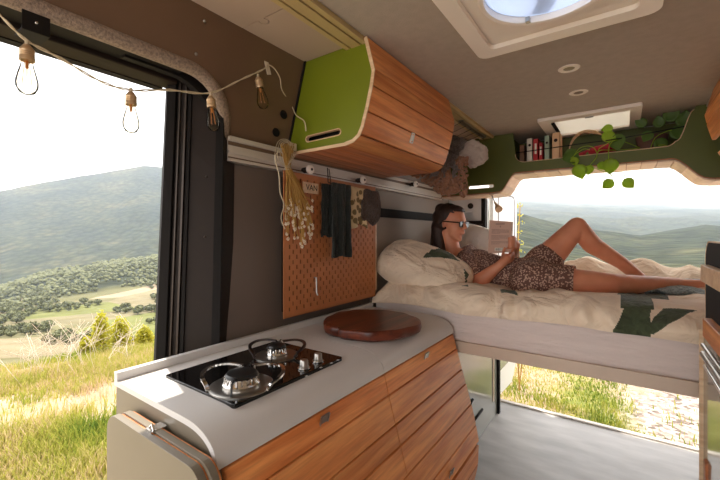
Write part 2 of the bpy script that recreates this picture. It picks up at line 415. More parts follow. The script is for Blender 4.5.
# wall holes, rail
def rail(x, z, y0, y1, sgn, nm):
    m = MB(); m.box(x-sgn*.016, x+sgn*.010, y0, y1, z, z+.085); m.box(x, x+sgn*.020, y0, y1, z+.068, z+.085); m.box(x, x+sgn*.016, y0, y1, z+.026, z+.038); m.box(x, x+sgn*.018, y0, y1, z, z+.010)
    o = m.build(nm, 'alu', bevel=.002); m = MB()
    m.box(x+sgn*.0095, x+sgn*.012, y0, y1, z+.055, z+.0678); m.box(x+sgn*.0095, x+sgn*.012, y0, y1, z+.0105, z+.0155)  # dark strips painted in for the shadow lines between the ribs
    m.build('dark_strip', 'wall_up', o); return o
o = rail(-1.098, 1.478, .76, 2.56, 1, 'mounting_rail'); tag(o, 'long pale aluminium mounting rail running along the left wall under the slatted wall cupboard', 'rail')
def crail(x0, x1, y0, y1, nm, mat):
    m = MB(); m.box(x0, x1, y0, y1, ZC-.008, ZC)
    w = x1-x0
    for a, b in ((0,.20),(.29,.71),(.80,1)): m.box(x0+w*a, x0+w*b, y0, y1, ZC-.018, ZC-.006)
    o = m.build(nm, mat); m = MB(); 
    for a in (.20,.71): m.box(x0+w*a+.0005, x0+w*(a+.09)-.0005, y0+.001, y1-.001, ZC-.011, ZC-.0075)
    m.build('dark_strip', 'black', o); return o
M['rail_tinted'] = plain('ceiling_rail', (206,180,128), .4, metal=.1, var=.03)  # white rail; its green reflection is put into the yellowish base colour
o = crail(-.80, -.712, -1.2, 2.57, 'ceiling_rail', 'rail_tinted'); tag(o, 'pale grooved rail along the ceiling over the top edge of the green cupboard', 'rail')
o = crail(.352, .44, -1.2, 2.57, 'ceiling_rail', 'alu'); tag(o, 'short visible end of pale ceiling rail beside the slatted cupboard at the right edge', 'rail')
for py, dz in ((115, 1), (132, 2)):
    p = onx(281.5 if py == 115 else 277.5, py, -1.07); x = xw(p.z)
    o = MB().lathe([(0,.0),(.016,.0),(.017,.004),(.013,.006),(0,.003)], (x, p.y, p.z), 24, mtx=Matrix.Rotation(math.radians(90), 3, 'Y')).build('plug_cap', 'black', smooth=True)
    tag(o, ('upper' if dz == 1 else 'lower')+' of two round black caps in the bronze wall beside the green panel', 'cap', 'round black caps in the bronze wall')
EXPO = 1.62
# ---------- kitchen counter ----------
WT = .843
Y0, Y1, YS = .432, 1.634, 1.031
kit = thing('kitchen_cabinet', (-.86, YS, 0), 'teak slatted kitchen cabinet with bulging front under the white worktop', 'cabinet')
FP = [(-.636,.773),(-.605,.66),(-.572,.55),(-.540,.435),(-.516,.32),(-.520,.20),(-.545,.10),(-.575,.03)]   # front profile x,z
def fx(z):
    for (xa, za), (xb, zb) in zip(FP, FP[1:]):
        if zb <= z <= za: return xa+(xb-xa)*(za-z)/(za-zb)
    return FP[0][0] if z > FP[0][1] else FP[-1][0]
body = [(x-.022, z) for x, z in FP]
MB().prism([(-1.09,.0),(-1.09,.815),(-.76,.815),(-.70,.79)]+body+[(-.60,0)], XZ, Y0+.02, Y1-.012).build('carcass', 'dark_gap', kit)
brk = [.770,.705,.617,.556,.470,.382,.312,.213,.110,.03]
def slats(name, y0, y1, zs, parent):
    m = MB()
    for za, zb in zip(zs, zs[1:]):
        za -= .0022; zb += .0022
        n = 1
        m.prism([(fx(za)-.02, za), (fx(za), za), (fx((za+zb)/2)+.0, (za+zb)/2), (fx(zb), zb), (fx(zb)-.02, zb)], XZ, y0, y1)
    return m.build(name, 'teak', parent, bevel=.0015, bseg=1)
d1 = slats('door', Y0+.004, YS-.0015, brk[:7], kit); d2 = slats('door', YS+.0015, Y1, brk[:7], kit)
brk2 = [.300]+brk[7:]
w1 = slats('drawer', Y0+.004, YS-.0015, brk2, kit); w2 = slats('drawer', YS+.0015, Y1, brk2, kit)
def latch(px, py, parent, nm='push_latch'):
    p = onx(px, py, -.61)
    for _ in range(4): p = onx(px, py, fx(p.z)+.001)
    m = MB(); dz = .02; 
    sl = Matrix.Translation(p) @ Matrix.Rotation(math.radians(16), 4, 'Y')
    m.prism([rrect(-.017,.017,-.02,.02,.004), rrect(-.0125,.0125,-.0155,.0155,.003)], lambda u,v,w: sl @ Vector((w,u,v)), -.001, .003)
    m.prism([rrect(-.0115,.0115,-.0145,.0145,.003)], lambda u,v,w: sl @ Vector((w,u,v)), -.001, .0015)
    o = m.build(nm, 'steel', parent); return tag(o, 'square brushed metal push latch')
latch(324, 421, d1); latch(426, 357, d2); latch(451, 474, w2)
roll = [(-.757,WT)]+[(-.757+.121*math.sin(a)**.88, WT-.070*(1-math.cos(a)**.88)) for a in [math.pi/2*i/12 for i in range(1,13)]]
def inset(pts, d):
    out = []
    for i, (x, z) in enumerate(pts):
        a = pts[max(i-1,0)]; b = pts[min(i+1, len(pts)-1)]; t = Vector((b[0]-a[0], b[1]-a[1])).normalized(); out.append((x+t.y*d, z-t.x*d))
    return out
inner = inset(roll, .014)[::-1]
# near end panel
MB().prism([(-1.095,0),(-1.095,WT-.0145)]+[(x, z-.0005) for x, z in inset(roll, .014)]+[(x-.004, z) for x, z in FP[1:]]+[(-.60,0)], XZ, Y0-.008, Y0+.02).build('end_panel', 'cream', kit)
# worktop: two halves with a rolled front edge
def wtop(y0, y1, nm, lab, lip=True):
    m = MB(); m.prism([(-1.098, WT-.014), (-1.098, WT+.022), (-1.080, WT+.022), (-1.080, WT)]+roll+inner, XZ, y0, y1)
    return tag(m.build(nm, 'white', smooth=True), lab, 'worktop', 'white worktops with rolled front edge')
wtop(Y0-.012, YS-.0012, 'worktop', 'white worktop half with the gas hob set in it, nearer the open side door')
wtop(YS+.0012, Y1+.006, 'worktop', 'white worktop half carrying the round wooden board, beside the bed')

# ---------- hob ----------
HX0, HX1, HY0, HY1 = -1.008, -.706, .507, .902
hob = thing('gas_hob', ((HX0+HX1)/2, (HY0+HY1)/2, WT), 'black glass two-burner gas hob set in the white worktop', 'hob')
MB().prism([rrect(HX0, HX1, HY0, HY1, .008, 3)], XY, WT-.03, WT+.006).build('glass_plate', 'hobglass', hob, bevel=.0015)
def burner(cx, cy, r, hr_):
    m = MB().lathe([(0,0),(r,0),(r,.003),(r*.92,.006),(r*.6,.004),(0,.004)], (cx, cy, WT+.006), 40); 
    m.build('drip_dish', 'steel', hob, smooth=True)
    m = MB(); z0 = WT+.010
    m.lathe([(0,0),(hr_*1.08,0),(hr_*1.1,.006),(hr_*1.0,.010),(hr_*.86,.024),(0,.024)], (cx, cy, z0), 40)
    for k in range(20):
        a = 2*math.pi*k/20; q = Matrix.Translation((cx, cy, z0)) @ Matrix.Rotation(a, 4, 'Z')
        m.box(hr_*.82, hr_*1.02, -.0022, .0022, .009, .022, mtx=q)
    rg = m.build('burner_ring', 'chrome', hob, smooth=True)
    MB().lathe([(0,.022),(hr_*.92,.022),(hr_*.95,.026),(hr_*.85,.031),(hr_*.3,.035),(0,.035)], (cx, cy, z0), 40).build('burner_cap', 'burner', hob, smooth=True)
    MB().tube([(cx-.01, cy+.045 if 0 else cy+hr_*1.15, WT+.008), (cx-.01, cy+hr_*1.15, WT+.040)], .0022, 8).build('igniter', 'white', hob)
def trivet(cx, cy, r, sw):
    # two flat curved bars: each starts behind the flame, sweeps out sideways and comes down in front
    for rot, sg_ in ((215.4, 1), (35.4, -1)):
        q = Matrix.Translation((cx, cy, WT+.006)) @ Matrix.Rotation(math.radians(rot), 4, 'Z')
        pts = [(r*.15, -r*.62, .034), (r*.70, -r*.78, .035), (r*1.12, -r*.62, .034), (r*1.30, -r*.22, .030), (r*1.22, r*.12, .024), (r*1.02, r*.34, .014), (r*.92, r*.42, .003)]
        Pp = [q @ Vector((a, b*sg_, c)) for a, b, c in smoothpath(pts, 5)]
        m = MB(); L = len(Pp); vs = []
        for i, p in enumerate(Pp):
            d = (Pp[min(i+1, L-1)]-Pp[max(i-1,0)]); d.z = 0; d.normalize(); nn = Vector((d.y, -d.x, 0))
            for a, b in ((-1,-1),(1,-1),(1,1),(-1,1)): vs.append(p+nn*.0048*a+Vector((0,0,.0025*b)))
        m.add(vs, [(i*4+k, i*4+(k+1)%4, (i+1)*4+(k+1)%4, (i+1)*4+k) for i in range(L-1) for k in range(4)]+[(3,2,1,0), ((L-1)*4,(L-1)*4+1,(L-1)*4+2,(L-1)*4+3)])
        m.build('pan_support', sw, hob, smooth=True)
    for a in (305.4, 125.4):
        m = MB(); q = Matrix.Translation((cx, cy, WT+.006)) @ Matrix.Rotation(math.radians(a), 4, 'Z')
        m.prism([[(r*.25,.034),(r*.95,.034),(r*.98,.0),(r*.94,.0),(r*.86,.028),(r*.25,.030)]], lambda u,v,w: q @ Vector((u,w,v)), -.0015, .0015)
        m.build('support_prong', 'burner', hob)
b1 = onz(241.6, 385, WT+.008); b2 = onz(276.6, 355, WT+.008)
M['dark_steel'] = plain('tinted_steel', (92,84,80), .3, metal=1)
burner(b1.x, b1.y, .078, .042); trivet(b1.x, b1.y, .078, 'chrome')
burner(b2.x, b2.y, .066, .030); trivet(b2.x, b2.y, .066, 'dark_steel')
for px, py in ((304, 368), (318, 361)):
    p = onz(px, py, WT+.007)
    kn = MB().lathe([(0,0),(.015,0),(.015,.004),(.0125,.006),(.0115,.022),(.010,.024),(0,.024)], p, 28).build('control_knob', 'steel', hob, smooth=True)
    MB().lathe([(.0145,0),(.0185,0),(.0185,.0015),(.0145,.0015)], p, 28).build('knob_collar', 'chrome', kn, smooth=True)
for k, (px, py) in enumerate(((338, 360), (331.5, 363), (321, 367.5), (306.5, 376))):
    p = onz(px, py, WT+.0062); MB().box(p.x-.003, p.x+.003, p.y-.004, p.y+.004, WT+.006, WT+.0066).build('white_mark', 'white', hob)

# ---------- round board ----------
bc = onz(371, 319, .885)
def brd(t): 
    r = .2+.005*math.sin(3*t+.6)+.004*math.sin(5*t)+.003*math.sin(11*t)
    for c0, w_, d in ((math.radians(232), .10, .030), (math.radians(262), .05, .018)):
        dt = (t-c0+math.pi) % (2*math.pi)-math.pi; r -= d*math.exp(-(dt/w_)**2)
    return r
NB = 96
lay = [(.90,.0),(.965,.010),(.985,.026),(.975,.036),(.95,.040)]
m = MB(); vs = []
for k_, z in lay:
    for i in range(NB):
        t = 2*math.pi*i/NB; r = brd(t)*k_; vs.append((bc.x+r*math.cos(t), bc.y+r*math.sin(t), .845+z))
m.add(vs, [(j*NB+i, j*NB+(i+1)%NB, (j+1)*NB+(i+1)%NB, (j+1)*NB+i) for j in range(len(lay)-1) for i in range(NB)]+[tuple(reversed(range(NB))), tuple(range((len(lay)-1)*NB, len(lay)*NB))])
tag(m.build('chopping_board', 'board', smooth=True), 'thick round dark reddish-brown wooden board with rough notched edge, lying on the white worktop', 'chopping board')

# ---------- folding table at the near end ----------
ft_ = thing('folding_table', (-.82, .395, .06), 'cream folding side table hanging down against the near end of the kitchen cabinet', 'folding table')
def flap(y0, y1, x0, x1, z1, nm, mat):
    m = MB(); m.prism([rrect(x0, x1, .06, z1, .045, 8)], XZ, y0, y1); return m.build(nm, mat, ft_, bevel=.003)
flap(.374, .390, -1.02, -.615, .799, 'outer_leaf', 'cream')
flap(.394, .409, -1.01, -.608, .802, 'inner_leaf', 'cream')
m = MB(); m.prism([rrect(-1.017, -.6165, .063, .797, .045, 8), rrect(-1.01, -.6235, .07, .790, .04, 8)], XZ, .390, .394); m.build('wooden_edge', 'teak', ft_)
m = MB(); m.prism([rrect(-1.007, -.610, .063, .799, .045, 8), rrect(-1.0, -.616, .07, .792, .04, 8)], XZ, .409, .414); m.build('wooden_edge', 'teak', ft_)
m = MB(); m.box(-.90, -.70, .412, .424, .72, .74); m.build('hinge_bracket', 'steel', ft_)
p = onz(154, 428, .803); m = MB(); m.box(p.x-.014, p.x+.014, p.y-.012, p.y+.022, .797, .8035); m.tube([(p.x-.01, p.y-.006, .803), (p.x, p.y-.004, .812), (p.x+.012, p.y-.006, .803)], .0025, 6); m.build('latch', 'chrome', ft_)

# ---------- overhead cabinet left ----------
YG, YE = 1.04, 1.74
oh = thing('wall_cupboard', (-.9, 1.39, 1.54), 'slatted teak wall cupboard with bright green end panel above the kitchen worktop', 'cupboard')
OP = [(-.700,1.896),(-.668,1.775),(-.676,1.725),(-.694,1.655),(-.714,1.592),(-.730,1.564),(-.757,1.546),(-.792,1.540)]
def opo(d, nn=None):
    out = []
    for i, (x, z) in enumerate(OP):
        a = OP[max(i-1,0)]; b = OP[min(i+1, len(OP)-1)]; t = Vector((b[0]-a[0], b[1]-a[1])).normalized(); n = Vector((t.y, -t.x)); 
        if n.x > 0 or (abs(n.x) < 1e-6 and n.y < 0): n = -n
        out.append((x+n.x*d, z+n.y*d))
    return out
gi = opo(.016)
gl = [(-.716, 1.894)]+gi[1:]+[(-1.085, 1.552), (-1.100,1.552), (-1.004,1.894)]
sl_hole = []
hp = [ony(306, 139.5, YG), ony(341, 131.5, YG)]
hc = [(p.x, p.z) for p in hp]; ang = math.degrees(math.atan2(hc[1][1]-hc[0][1], hc[1][0]-hc[0][0])); rr = .0135
sl_hole = arc(hc[1][0]-.012, hc[1][1], rr, ang-90, ang+90, 8)+arc(hc[0][0]+.012, hc[0][1], rr, ang+90, ang+270, 8)
sl_in = arc(hc[1][0]-.012, hc[1][1], rr-.0035, ang-90, ang+90, 8)+arc(hc[0][0]+.012, hc[0][1], rr-.0035, ang+90, ang+270, 8)
gp = MB().prism([gl, sl_hole], XZ, YG, YG+.012).build('end_panel', 'green', oh); tag(gp, 'bright green end panel with a long grip slot')
MB().prism([sl_hole, sl_in], XZ, YG-.002, YG+.014).build('slot_lining', 'ply_edge', gp)
m = MB().prism([gl], XZ, YE-.014, YE-.002); m.build('far_end_panel', 'green', oh)
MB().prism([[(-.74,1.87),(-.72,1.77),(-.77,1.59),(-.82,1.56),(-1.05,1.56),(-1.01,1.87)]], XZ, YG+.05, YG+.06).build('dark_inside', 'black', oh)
zb = [1.896, 1.7775, 1.725, 1.643, 1.570, 1.540]
def osl(z):
    for (xa, za), (xb, zb_) in zip(OP, OP[1:]):
        if zb_ <= z <= za: return xa+(xb-xa)*(za-z)/(za-zb_)
    return OP[0][0]
m = MB()
def oslat(z1, z2):
    zs = [z1-.002]+[z for x, z in OP if z2+.004 < z < z1-.004]+[z2+.002]
    outer = [(osl(z), z) for z in zs]; inn = [(x-.013, z+.002) for x, z in outer][::-1]
    if z2 < 1.55: inn = [(x-.012, z+(.012 if z < 1.58 else 0)) for x, z in outer][::-1]
    m.prism(outer+inn, XZ, YG-.012, YE)
for a, b in zip(zb, zb[1:-1]): oslat(a, b)
# the rounded bottom slat
cr = [(osl(1.568),1.568)]+[q for q in OP if q[1] < 1.568]
m.prism(cr+[(-.792,1.552),(-.762,1.557),(-.740,1.572)], XZ, YG-.012, YE)
m.build('front_slats', 'teak', oh, bevel=.0015, bseg=1)
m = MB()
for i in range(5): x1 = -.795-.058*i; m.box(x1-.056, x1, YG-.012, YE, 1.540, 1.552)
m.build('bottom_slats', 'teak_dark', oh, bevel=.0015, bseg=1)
m = MB(); ee = opo(0); ei = opo(.0125); m.prism(ee+ei[::-1], XZ, YG-.016, YG-.012); m.box(-1.095, -.792, YG-.016, YG-.012, 1.540, 1.551)
m.build('slat_edge', 'ply_edge', oh)
p = onx(412, 138, -.69)
for _ in range(3): p = onx(412, 138, osl(p.z)+.001)
slm = Matrix.Translation(p) @ Matrix.Rotation(math.radians(-16), 4, 'Y').inverted()
m = MB(); m.prism([rrect(-.013,.013,-.021,.021,.004), rrect(-.009,.009,-.017,.017,.003)], lambda u,v,w: slm @ Vector((w,u,v)), -.001, .003); m.prism([rrect(-.0075,.0075,-.012,.012,.003)], lambda u,v,w: slm @ Vector((w,u,v)), -.001, .002)
tag(m.build('push_latch', 'alu', oh), 'small pale push latch')

# ---------- bolts/knobs on the rail ----------
for i, (px, py) in enumerate(((310.5, 169.5), (363.5, 180), (416, 184))):
    p = onx(px, py, -1.045)
    t = thing('rail_knob', (p.x, p.y, p.z), ('round pale clamp knob on the rail above the small VAN tag', 'round pale clamp knob on the rail above the brown knitted hat', 'round pale clamp knob on the rail below the hanging scarves')[i], 'knob', 'clamp knobs on the wall rail')
    RY = Matrix.Rotation(math.radians(90), 3, 'Y')
    MB().lathe([(0,-.042),(.012,-.042),(.012,-.008),(0,-.008)], p, 16, mtx=RY).build('bolt', 'dark_gap', t, smooth=True)
    MB().lathe([(0,-.008),(.018,-.008),(.018,.004),(.015,.007),(0,.007)], p, 28, mtx=RY).build('washer', 'hatchw', t, smooth=True)
    MB().lathe([(0,.006),(.0055,.006),(.0055,.009),(0,.010)], p, 12, mtx=RY).build('screw', 'dark_gap', t)

# ---------- pegboard ----------
PX = -1.06; pb0 = onx(284, 319, PX); pb1 = onx(373, 188, PX)
pz0, pz1, py0, py1 = pb0.z, 1.476, pb0.y, 1.632
peg = thing('pegboard', (PX, (py0+py1)/2, pz0), 'brown wooden pegboard with rows of small slots hanging on the wall above the worktop', 'pegboard')
nx = int((py1-py0)/.02); nz = int((pz1-pz0)/.02)
cw = (py1-py0)/nx; ch = (pz1-pz0)/nz
m = MB(); th = .005
for i in range(nx):
    off = i % 2; z = pz0; 
    ya, yb = py0+i*cw, py0+(i+1)*cw
    segs = []; j = off
    # column: solid up to first slot
    cells = [(pz0+q*ch, q) for q in range(nz)]
    q = 0
    while q < nz:
        za = pz0+q*ch
        if (q % 2) == off and i not in (0, nx-1) and 0 < q < nz-1:
            # slot cell of height ch
            ym, w2, h2 = (ya+yb)/2, .0042, ch*.42; zc = za+ch/2
            o = [(ya,za),(yb,za),(yb,za+ch),(ya,za+ch)]; h = [(ym-w2,zc-h2),(ym+w2,zc-h2),(ym+w2,zc+h2),(ym-w2,zc+h2)]
            vs = [(PX,)+p for p in o]+[(PX,)+p for p in h]+[(PX-th,)+p for p in h]+[(PX-th,)+p for p in o]
            fs = [(0,1,5,4),(1,2,6,5),(2,3,7,6),(3,0,4,7)]+[(4,5,9,8),(5,6,10,9),(6,7,11,10),(7,4,8,11)]
            fs += [(8,9,13,12),(9,10,14,13),(10,11,15,14),(11,8,12,15)]
            m.add(vs, fs); q += 1
        else:
            o = [(ya,za),(yb,za),(yb,za+ch),(ya,za+ch)]
            m.add([(PX,)+p for p in o]+[(PX-th,)+p for p in o], [(0,1,2,3),(7,6,5,4)]); q += 1
m.build('perforated_board', 'peg', peg)
m = MB(); m.prism([[(py0,pz0),(py1,pz0),(py1,pz1),(py0,pz1)], [(py0+.002,pz0+.002),(py1-.002,pz0+.002),(py1-.002,pz1-.002),(py0+.002,pz1-.002)]], lambda u,v,w:(w,u,v), PX-th, PX); m.build('board_edge', 'peg', peg)
m = MB(); m.box(-1.095, PX-.02, py0+.02, py1-.02, pz0+.02, pz1-.02); m.build('backing', 'black', peg)
m = MB(); m.box(-1.095, PX-.01, py1+.012, py1+.028, pz0+.03, pz1-.02); m.build('side_batten', 'ply_edge', peg)
# ---------- hanging cloths ----------
def cloth(name, mat, ytop, w, z0, z1, x, lab, cat, amp=.012, folds=3, seed=0, thick=.006, tilt=0, taper=1.0, grp=None, rag=.006, parent=None):
    nu, nv = 40, 40; vs = []; rnd = random.Random(seed); ph = rnd.random()*6
    for j in range(nv+1):
        v = j/nv
        for i in range(nu+1):
            u = i/nu; g = (u-.5)*w*(taper+(1-taper)*v) + tilt*v
            a = amp*(.35+.9*v)
            d = a*(math.sin(u*folds*2*math.pi+ph+.8*v)+.5*math.sin(u*folds*4.3*math.pi+ph*2-v))*.6
            n3 = noise.noise(Vector((u*4+seed, v*5, seed)))*.008
            z = z1-(z1-z0)*v+rag*math.sin(u*9+seed)*v
            vs.append((x+amp*1.6+d+n3, ytop+g, z))
    m = MB(); W = nu+1
    m.add(vs, [(j*W+i, j*W+i+1, (j+1)*W+i+1, (j+1)*W+i) for j in range(nv) for i in range(nu)])
    o = m.build(name, mat, parent, smooth='all'); s = o.modifiers.new('s', 'SOLIDIFY'); s.thickness = thick; s.offset = 0
    if lab: tag(o, lab, cat, grp)
    return o
TX = PX+.012
a = onx(317, 190, TX); b = onx(350, 190, TX)
o = cloth('towel', 'towel', (a.y+b.y)/2+.006, .125, onx(336, 256, TX).z, 1.452, TX+.014, 'long dark green towel hanging folded from a hook on the pegboard', 'towel', .012, 2, 3, .010)
cloth('towel_fold', 'towel', (onx(326, 190, TX).y), .07, onx(322, 236, TX).z, 1.445, TX-.004, None, None, .008, 2, 5, .009, parent=o)
a = onx(341, 190, TX); b = onx(360, 190, TX)
cloth('printed_cloth', 'patterned', (a.y+b.y)/2, b.y-a.y+.02, onx(352, 226, TX).z, 1.452, TX, 'cream cloth with brown pebble print hanging between the dark towel and the brown hat', 'cloth', .010, 2, 8, .006, tilt=.02, rag=.012)
a = onx(359, 200, TX); b = onx(375, 200, TX)
m = MB()
for i in range(7):
    u = i/6; m.ball((TX+.018, a.y+.02+(b.y-a.y-.03)*u, 1.36+.012*math.sin(u*7)), (.020, .026, .085), 14, 12, fn=lambda d: 1+.06*math.sin(d.z*9))
m.box(TX+.005, TX+.03, a.y+.01, b.y-.005, 1.42, 1.448)
m = remesh(m, .006, 8)
tag(m.build('woollen_hat', 'cap', smooth='all'), 'dark brown knitted hat hanging at the right end of the pegboard', 'hat')
t = thing('wire_hook', onx(333, 183, TX), 'thin metal hook holding the towels on the pegboard', 'hook')
MB().tube([onx(327.5, 168, -1.068), onx(328, 177, TX), onx(328, 182, TX+.02), onx(332, 184, TX+.02)], .0022, 6).build('hook_wire', 'dark_gap', t)
MB().tube([onx(329, 169, -1.07), onx(331, 184, TX+.01), onx(331, 192, TX+.01)], .0018, 6).build('hook_tail', 'dark_gap', t)
t2 = MB(); p = onx(315, 286, PX+.004); t2.tube([p+Vector((-.006,0,.036)), p+Vector((0.008,0,.036)), p+Vector((.010,0,-.03)), p+Vector((.016,0,-.038))], .0035, 8)
tag(t2.build('peg_hook', 'steel'), 'empty small steel hook low on the pegboard', 'hook')
# tag reading VAN
p = onx(311, 188, PX+.008)
vt = thing('wooden_tag', (p.x, p.y, p.z-.024), 'small pale rectangular tag reading VAN, pinned beside the dark towel', 'tag')
MB().box(PX+.003, PX+.009, p.y-.046, p.y+.046, p.z-.022, p.z+.022).build('plate', 'ply_edge', vt, bevel=.0015)
textobj('VAN', .034, 'dark_gap', Matrix.Translation((PX+.0092, p.y+.004, p.z)) @ Matrix(((0,0,1,0),(1,0,0,0),(0,1,0,0),(0,0,0,1))), 'lettering', vt)

# ---------- dried flowers ----------
BX = -1.03
df = thing('dried_flower_bunch', onx(286, 160, BX), 'bunch of dried white flowers tied upside down with cream string beside the pegboard', 'dried flowers')
m = MB(); tips = []
rd = random.Random(4)
for i in range(60):
    pxe = rd.uniform(286, 313); pye = rd.uniform(205, 248) - abs(pxe-301)*.6
    a_ = onx(286+rd.uniform(-6, 8), 147+rd.uniform(-5, 6), BX+rd.uniform(-.015,.02)); b_ = onx(288+rd.uniform(-2.5,2.5), 166, BX+rd.uniform(-.01,.012))
    c2 = onx((288+pxe)/2+rd.uniform(-3,3), 190, BX+rd.uniform(-.02,.02)); d_ = onx(pxe, pye, BX+rd.uniform(-.01,.03))
    m.tube(smoothpath([a_, b_, c2, d_], 4), .0011+.0012*rd.random(), 5); tips.append(d_)
    if i % 2: q = c2.lerp(d_, .4); e = q+Vector((rd.uniform(-.02,.02), rd.uniform(-.03,.03), rd.uniform(-.05,-.01))); m.tube([q, e], .0008, 4); tips.append(e)
m.build('stems', 'stem', df)
m = MB()
for p in tips:
    n_ = 6
    for k_ in range(n_):
        a = 2*math.pi*k_/n_; rr2 = .0062*rd.uniform(.7,1.2); d = Vector((rd.uniform(-.2,.2), math.cos(a), math.sin(a)))*rr2
        m.ball(p+d*.8, (.0016, .0026, .0026), 6, 4)
    m.ball(p, .002, 6, 4)
fl = m.build('blossoms', 'petal', df, smooth='all'); fl['kind'] = 'stuff'
m = MB()
for k_ in range(3): 
    lp = [onx(288+3.2*math.cos(t_)*(1 if k_ else 1), 165+k_*1.6+1.2*math.sin(t_), BX+.014*math.sin(t_)) for t_ in [i*2*math.pi/12 for i in range(13)]]; m.tube(lp, .0016, 5)
for k_ in range(4):
    w_ = 2+k_*2.6; m.tube(smoothpath([onx(285, 166, BX+.01), onx(285-w_, 158, BX+.012+.006*k_), onx(284-w_*.6, 145-k_*1.1, BX+.01), onx(288, 143-k_, BX+.012), onx(289+w_*.7, 152, BX+.01), onx(288, 166, BX+.01)], 5), .0011, 5)
m.tube(smoothpath([onx(280, 150, BX), onx(275, 158, BX+.01), onx(279, 175, BX+.01), onx(280, 192, BX), onx(284, 205, BX), onx(281, 218, BX), onx(285, 229, BX)], 5), .0022, 6)
m.build('string', 'cordw', df)
MB().box(*[v for v in (BX, BX+.003)], onx(290,147,BX).y, onx(296,147,BX).y, onx(292,150,BX).z, onx(292,143,BX).z).build('paper_tag', 'tape', df)

# ---------- string lights ----------
SL = thing('string_lights', onx(120, 90, -1.05), 'string of clear filament bulbs on pale twisted cord across the side door opening', 'string lights')
XS = -1.035
cordp = [(-40,-22),(0,15),(26,40),(60,58),(100,81),(131,90),(170,90),(210,93),(240,80),(262,70),(267,66)]
def xs(p): return onx(p[0], p[1], XS) if p[0] < 225 else onwall(p[0], p[1], .01)
cp_ = smoothpath([xs(p) for p in cordp], 5)
m = MB(); L = len(cp_)
for s in (0, math.pi):
    m.tube([p+Vector((.0022*math.cos(i*1.1+s), 0, .0022*math.sin(i*1.1+s))) for i, p in enumerate(cp_)], .0016, 6)
tail = [(267,64),(274,68),(280,78),(282,90),(291,104),(296,115),(304,121),(306,131)]
tp = smoothpath([onwall(p[0], p[1], .006) for p in tail[:4]]+[ony(p[0], p[1], YG-.022) for p in tail[4:]], 5)
m.tube(tp, .0022, 6); m.build('cord', 'cordw', SL, smooth='all')
for px, py, sw in ((27, 45, .0), (131, 92, .0), (210.5, 96, .12), (258, 77, .25)):
    p = onx(px, py, XS) if px < 250 else onwall(px, py, .022)
    rot = Matrix.Rotation(math.pi, 3, 'X') @ Matrix.Rotation(sw, 3, 'X')
    sc = Matrix.Scale(1.0, 3); r_ = rot
    so = MB().lathe([(0,0),(.006,0),(.010,.006),(.013,.010),(.0135,.014),(.0125,.016),(.0135,.018),(.0125,.020),(.0135,.022),(.0125,.024),(.0135,.026),(.0135,.034),(0,.034)], p, 24, mtx=r_).build('socket', 'brass', SL, smooth=True)
    MB().tube([p+Vector((0,0,.010)), p], .004, 8).build('cable_nipple', 'cordw', so)
    g = MB().lathe([(.010,.033),(.0115,.045),(.016,.062),(.0195,.078),(.019,.090),(.013,.102),(.004,.106),(0,.1065)], p, 24, mtx=r_)
    g.lathe([(.009,.033),(.0105,.045),(.015,.062),(.0185,.078),(.018,.090),(.012,.101),(.003,.105),(0,.1053)], p, 24, mtx=r_)
    g.build('bulb', 'bulb', so, smooth='all')
    fm = MB()
    for k_ in range(4): a = k_*math.pi/2; fm.tube([p+r_ @ Vector((.004*math.cos(a), .004*math.sin(a), .036)), p+r_ @ Vector((.008*math.cos(a), .008*math.sin(a), .085))], .0006, 4)
    fm.tube([p+r_ @ Vector((0,0,.034)), p+r_ @ Vector((0,0,.05))], .003, 6)
    fm.build('filament', 'filament', so)
p = onwall(267, 65, .002); q = Matrix.Translation((xw(p.z)+.002, p.y, p.z)) @ Matrix.Rotation(math.radians(18), 4, 'X')
tag(MB().box(-.001, .001, -.009, .009, -.032, .032, mtx=q).build('tape_strip', 'tape'), 'small strip of pale tape holding the light cord to the bronze wall', 'tape')
# black bracket above the door
p = onx(36, 18, -1.055)
br = thing('door_bracket', (p.x, p.y, p.z), 'small black metal bracket with three screws on the felt band at upper left', 'bracket')
q = Matrix.Translation(p) @ Matrix.Rotation(math.radians(2), 4, 'Y')
m = MB(); m.prism([[(.024,.022),(.024,-.030),(-.024,-.030),(-.024,.022),(-.017,.030),(-.006,.022),(.006,.022),(.017,.030)]], lambda u,v,w: q @ Vector((w,u,v)), 0, .004); m.box(-.06, .004, -.024, .024, -.034, -.030, mtx=q)
m.build('plate', 'black', br, bevel=.001)
for u, v in ((-.015,.016),(.015,.014),(0,-.012)): m = MB(); m.ball(q @ Vector((.004,u,v)), .004, 10, 6); m.build('screw', 'chrome', br, smooth='all')
for px, py in ((204.5, 21), (196, 54)):
    p = onwall(px, py, 0); tag(MB().ball((xw(p.z), p.y, p.z), .005, 10, 6).build('wall_screw', 'steel', smooth='all'), ('upper' if py < 30 else 'lower')+' of two tiny screws in the bronze wall above the side door', 'screw', 'screws in the bronze wall')

# ---------- ceiling fittings ----------
fan = thing('roof_fan', (-.17, 1.115, ZC), 'cream square roof vent with a clear round fan cover in the ceiling', 'roof vent')
m = MB(); m.prism([rrect(-.435,.095,.835,1.398,.035), rrect(FH[0]+.02,FH[1]-.02,FH[2]+.02,FH[3]-.02,.02)], XY, ZC-.016, ZC); m.build('frame', 'hatchw', fan, bevel=.004)
m = MB(); m.prism([rrect(FH[0]+.004,FH[1]-.004,FH[2]+.004,FH[3]-.004,.02), rrect(FH[0]+.012,FH[1]-.012,FH[2]+.012,FH[3]-.012,.02)], XY, ZC+.0005, ZC+.10); m.build('shaft', 'hatchw', fan)
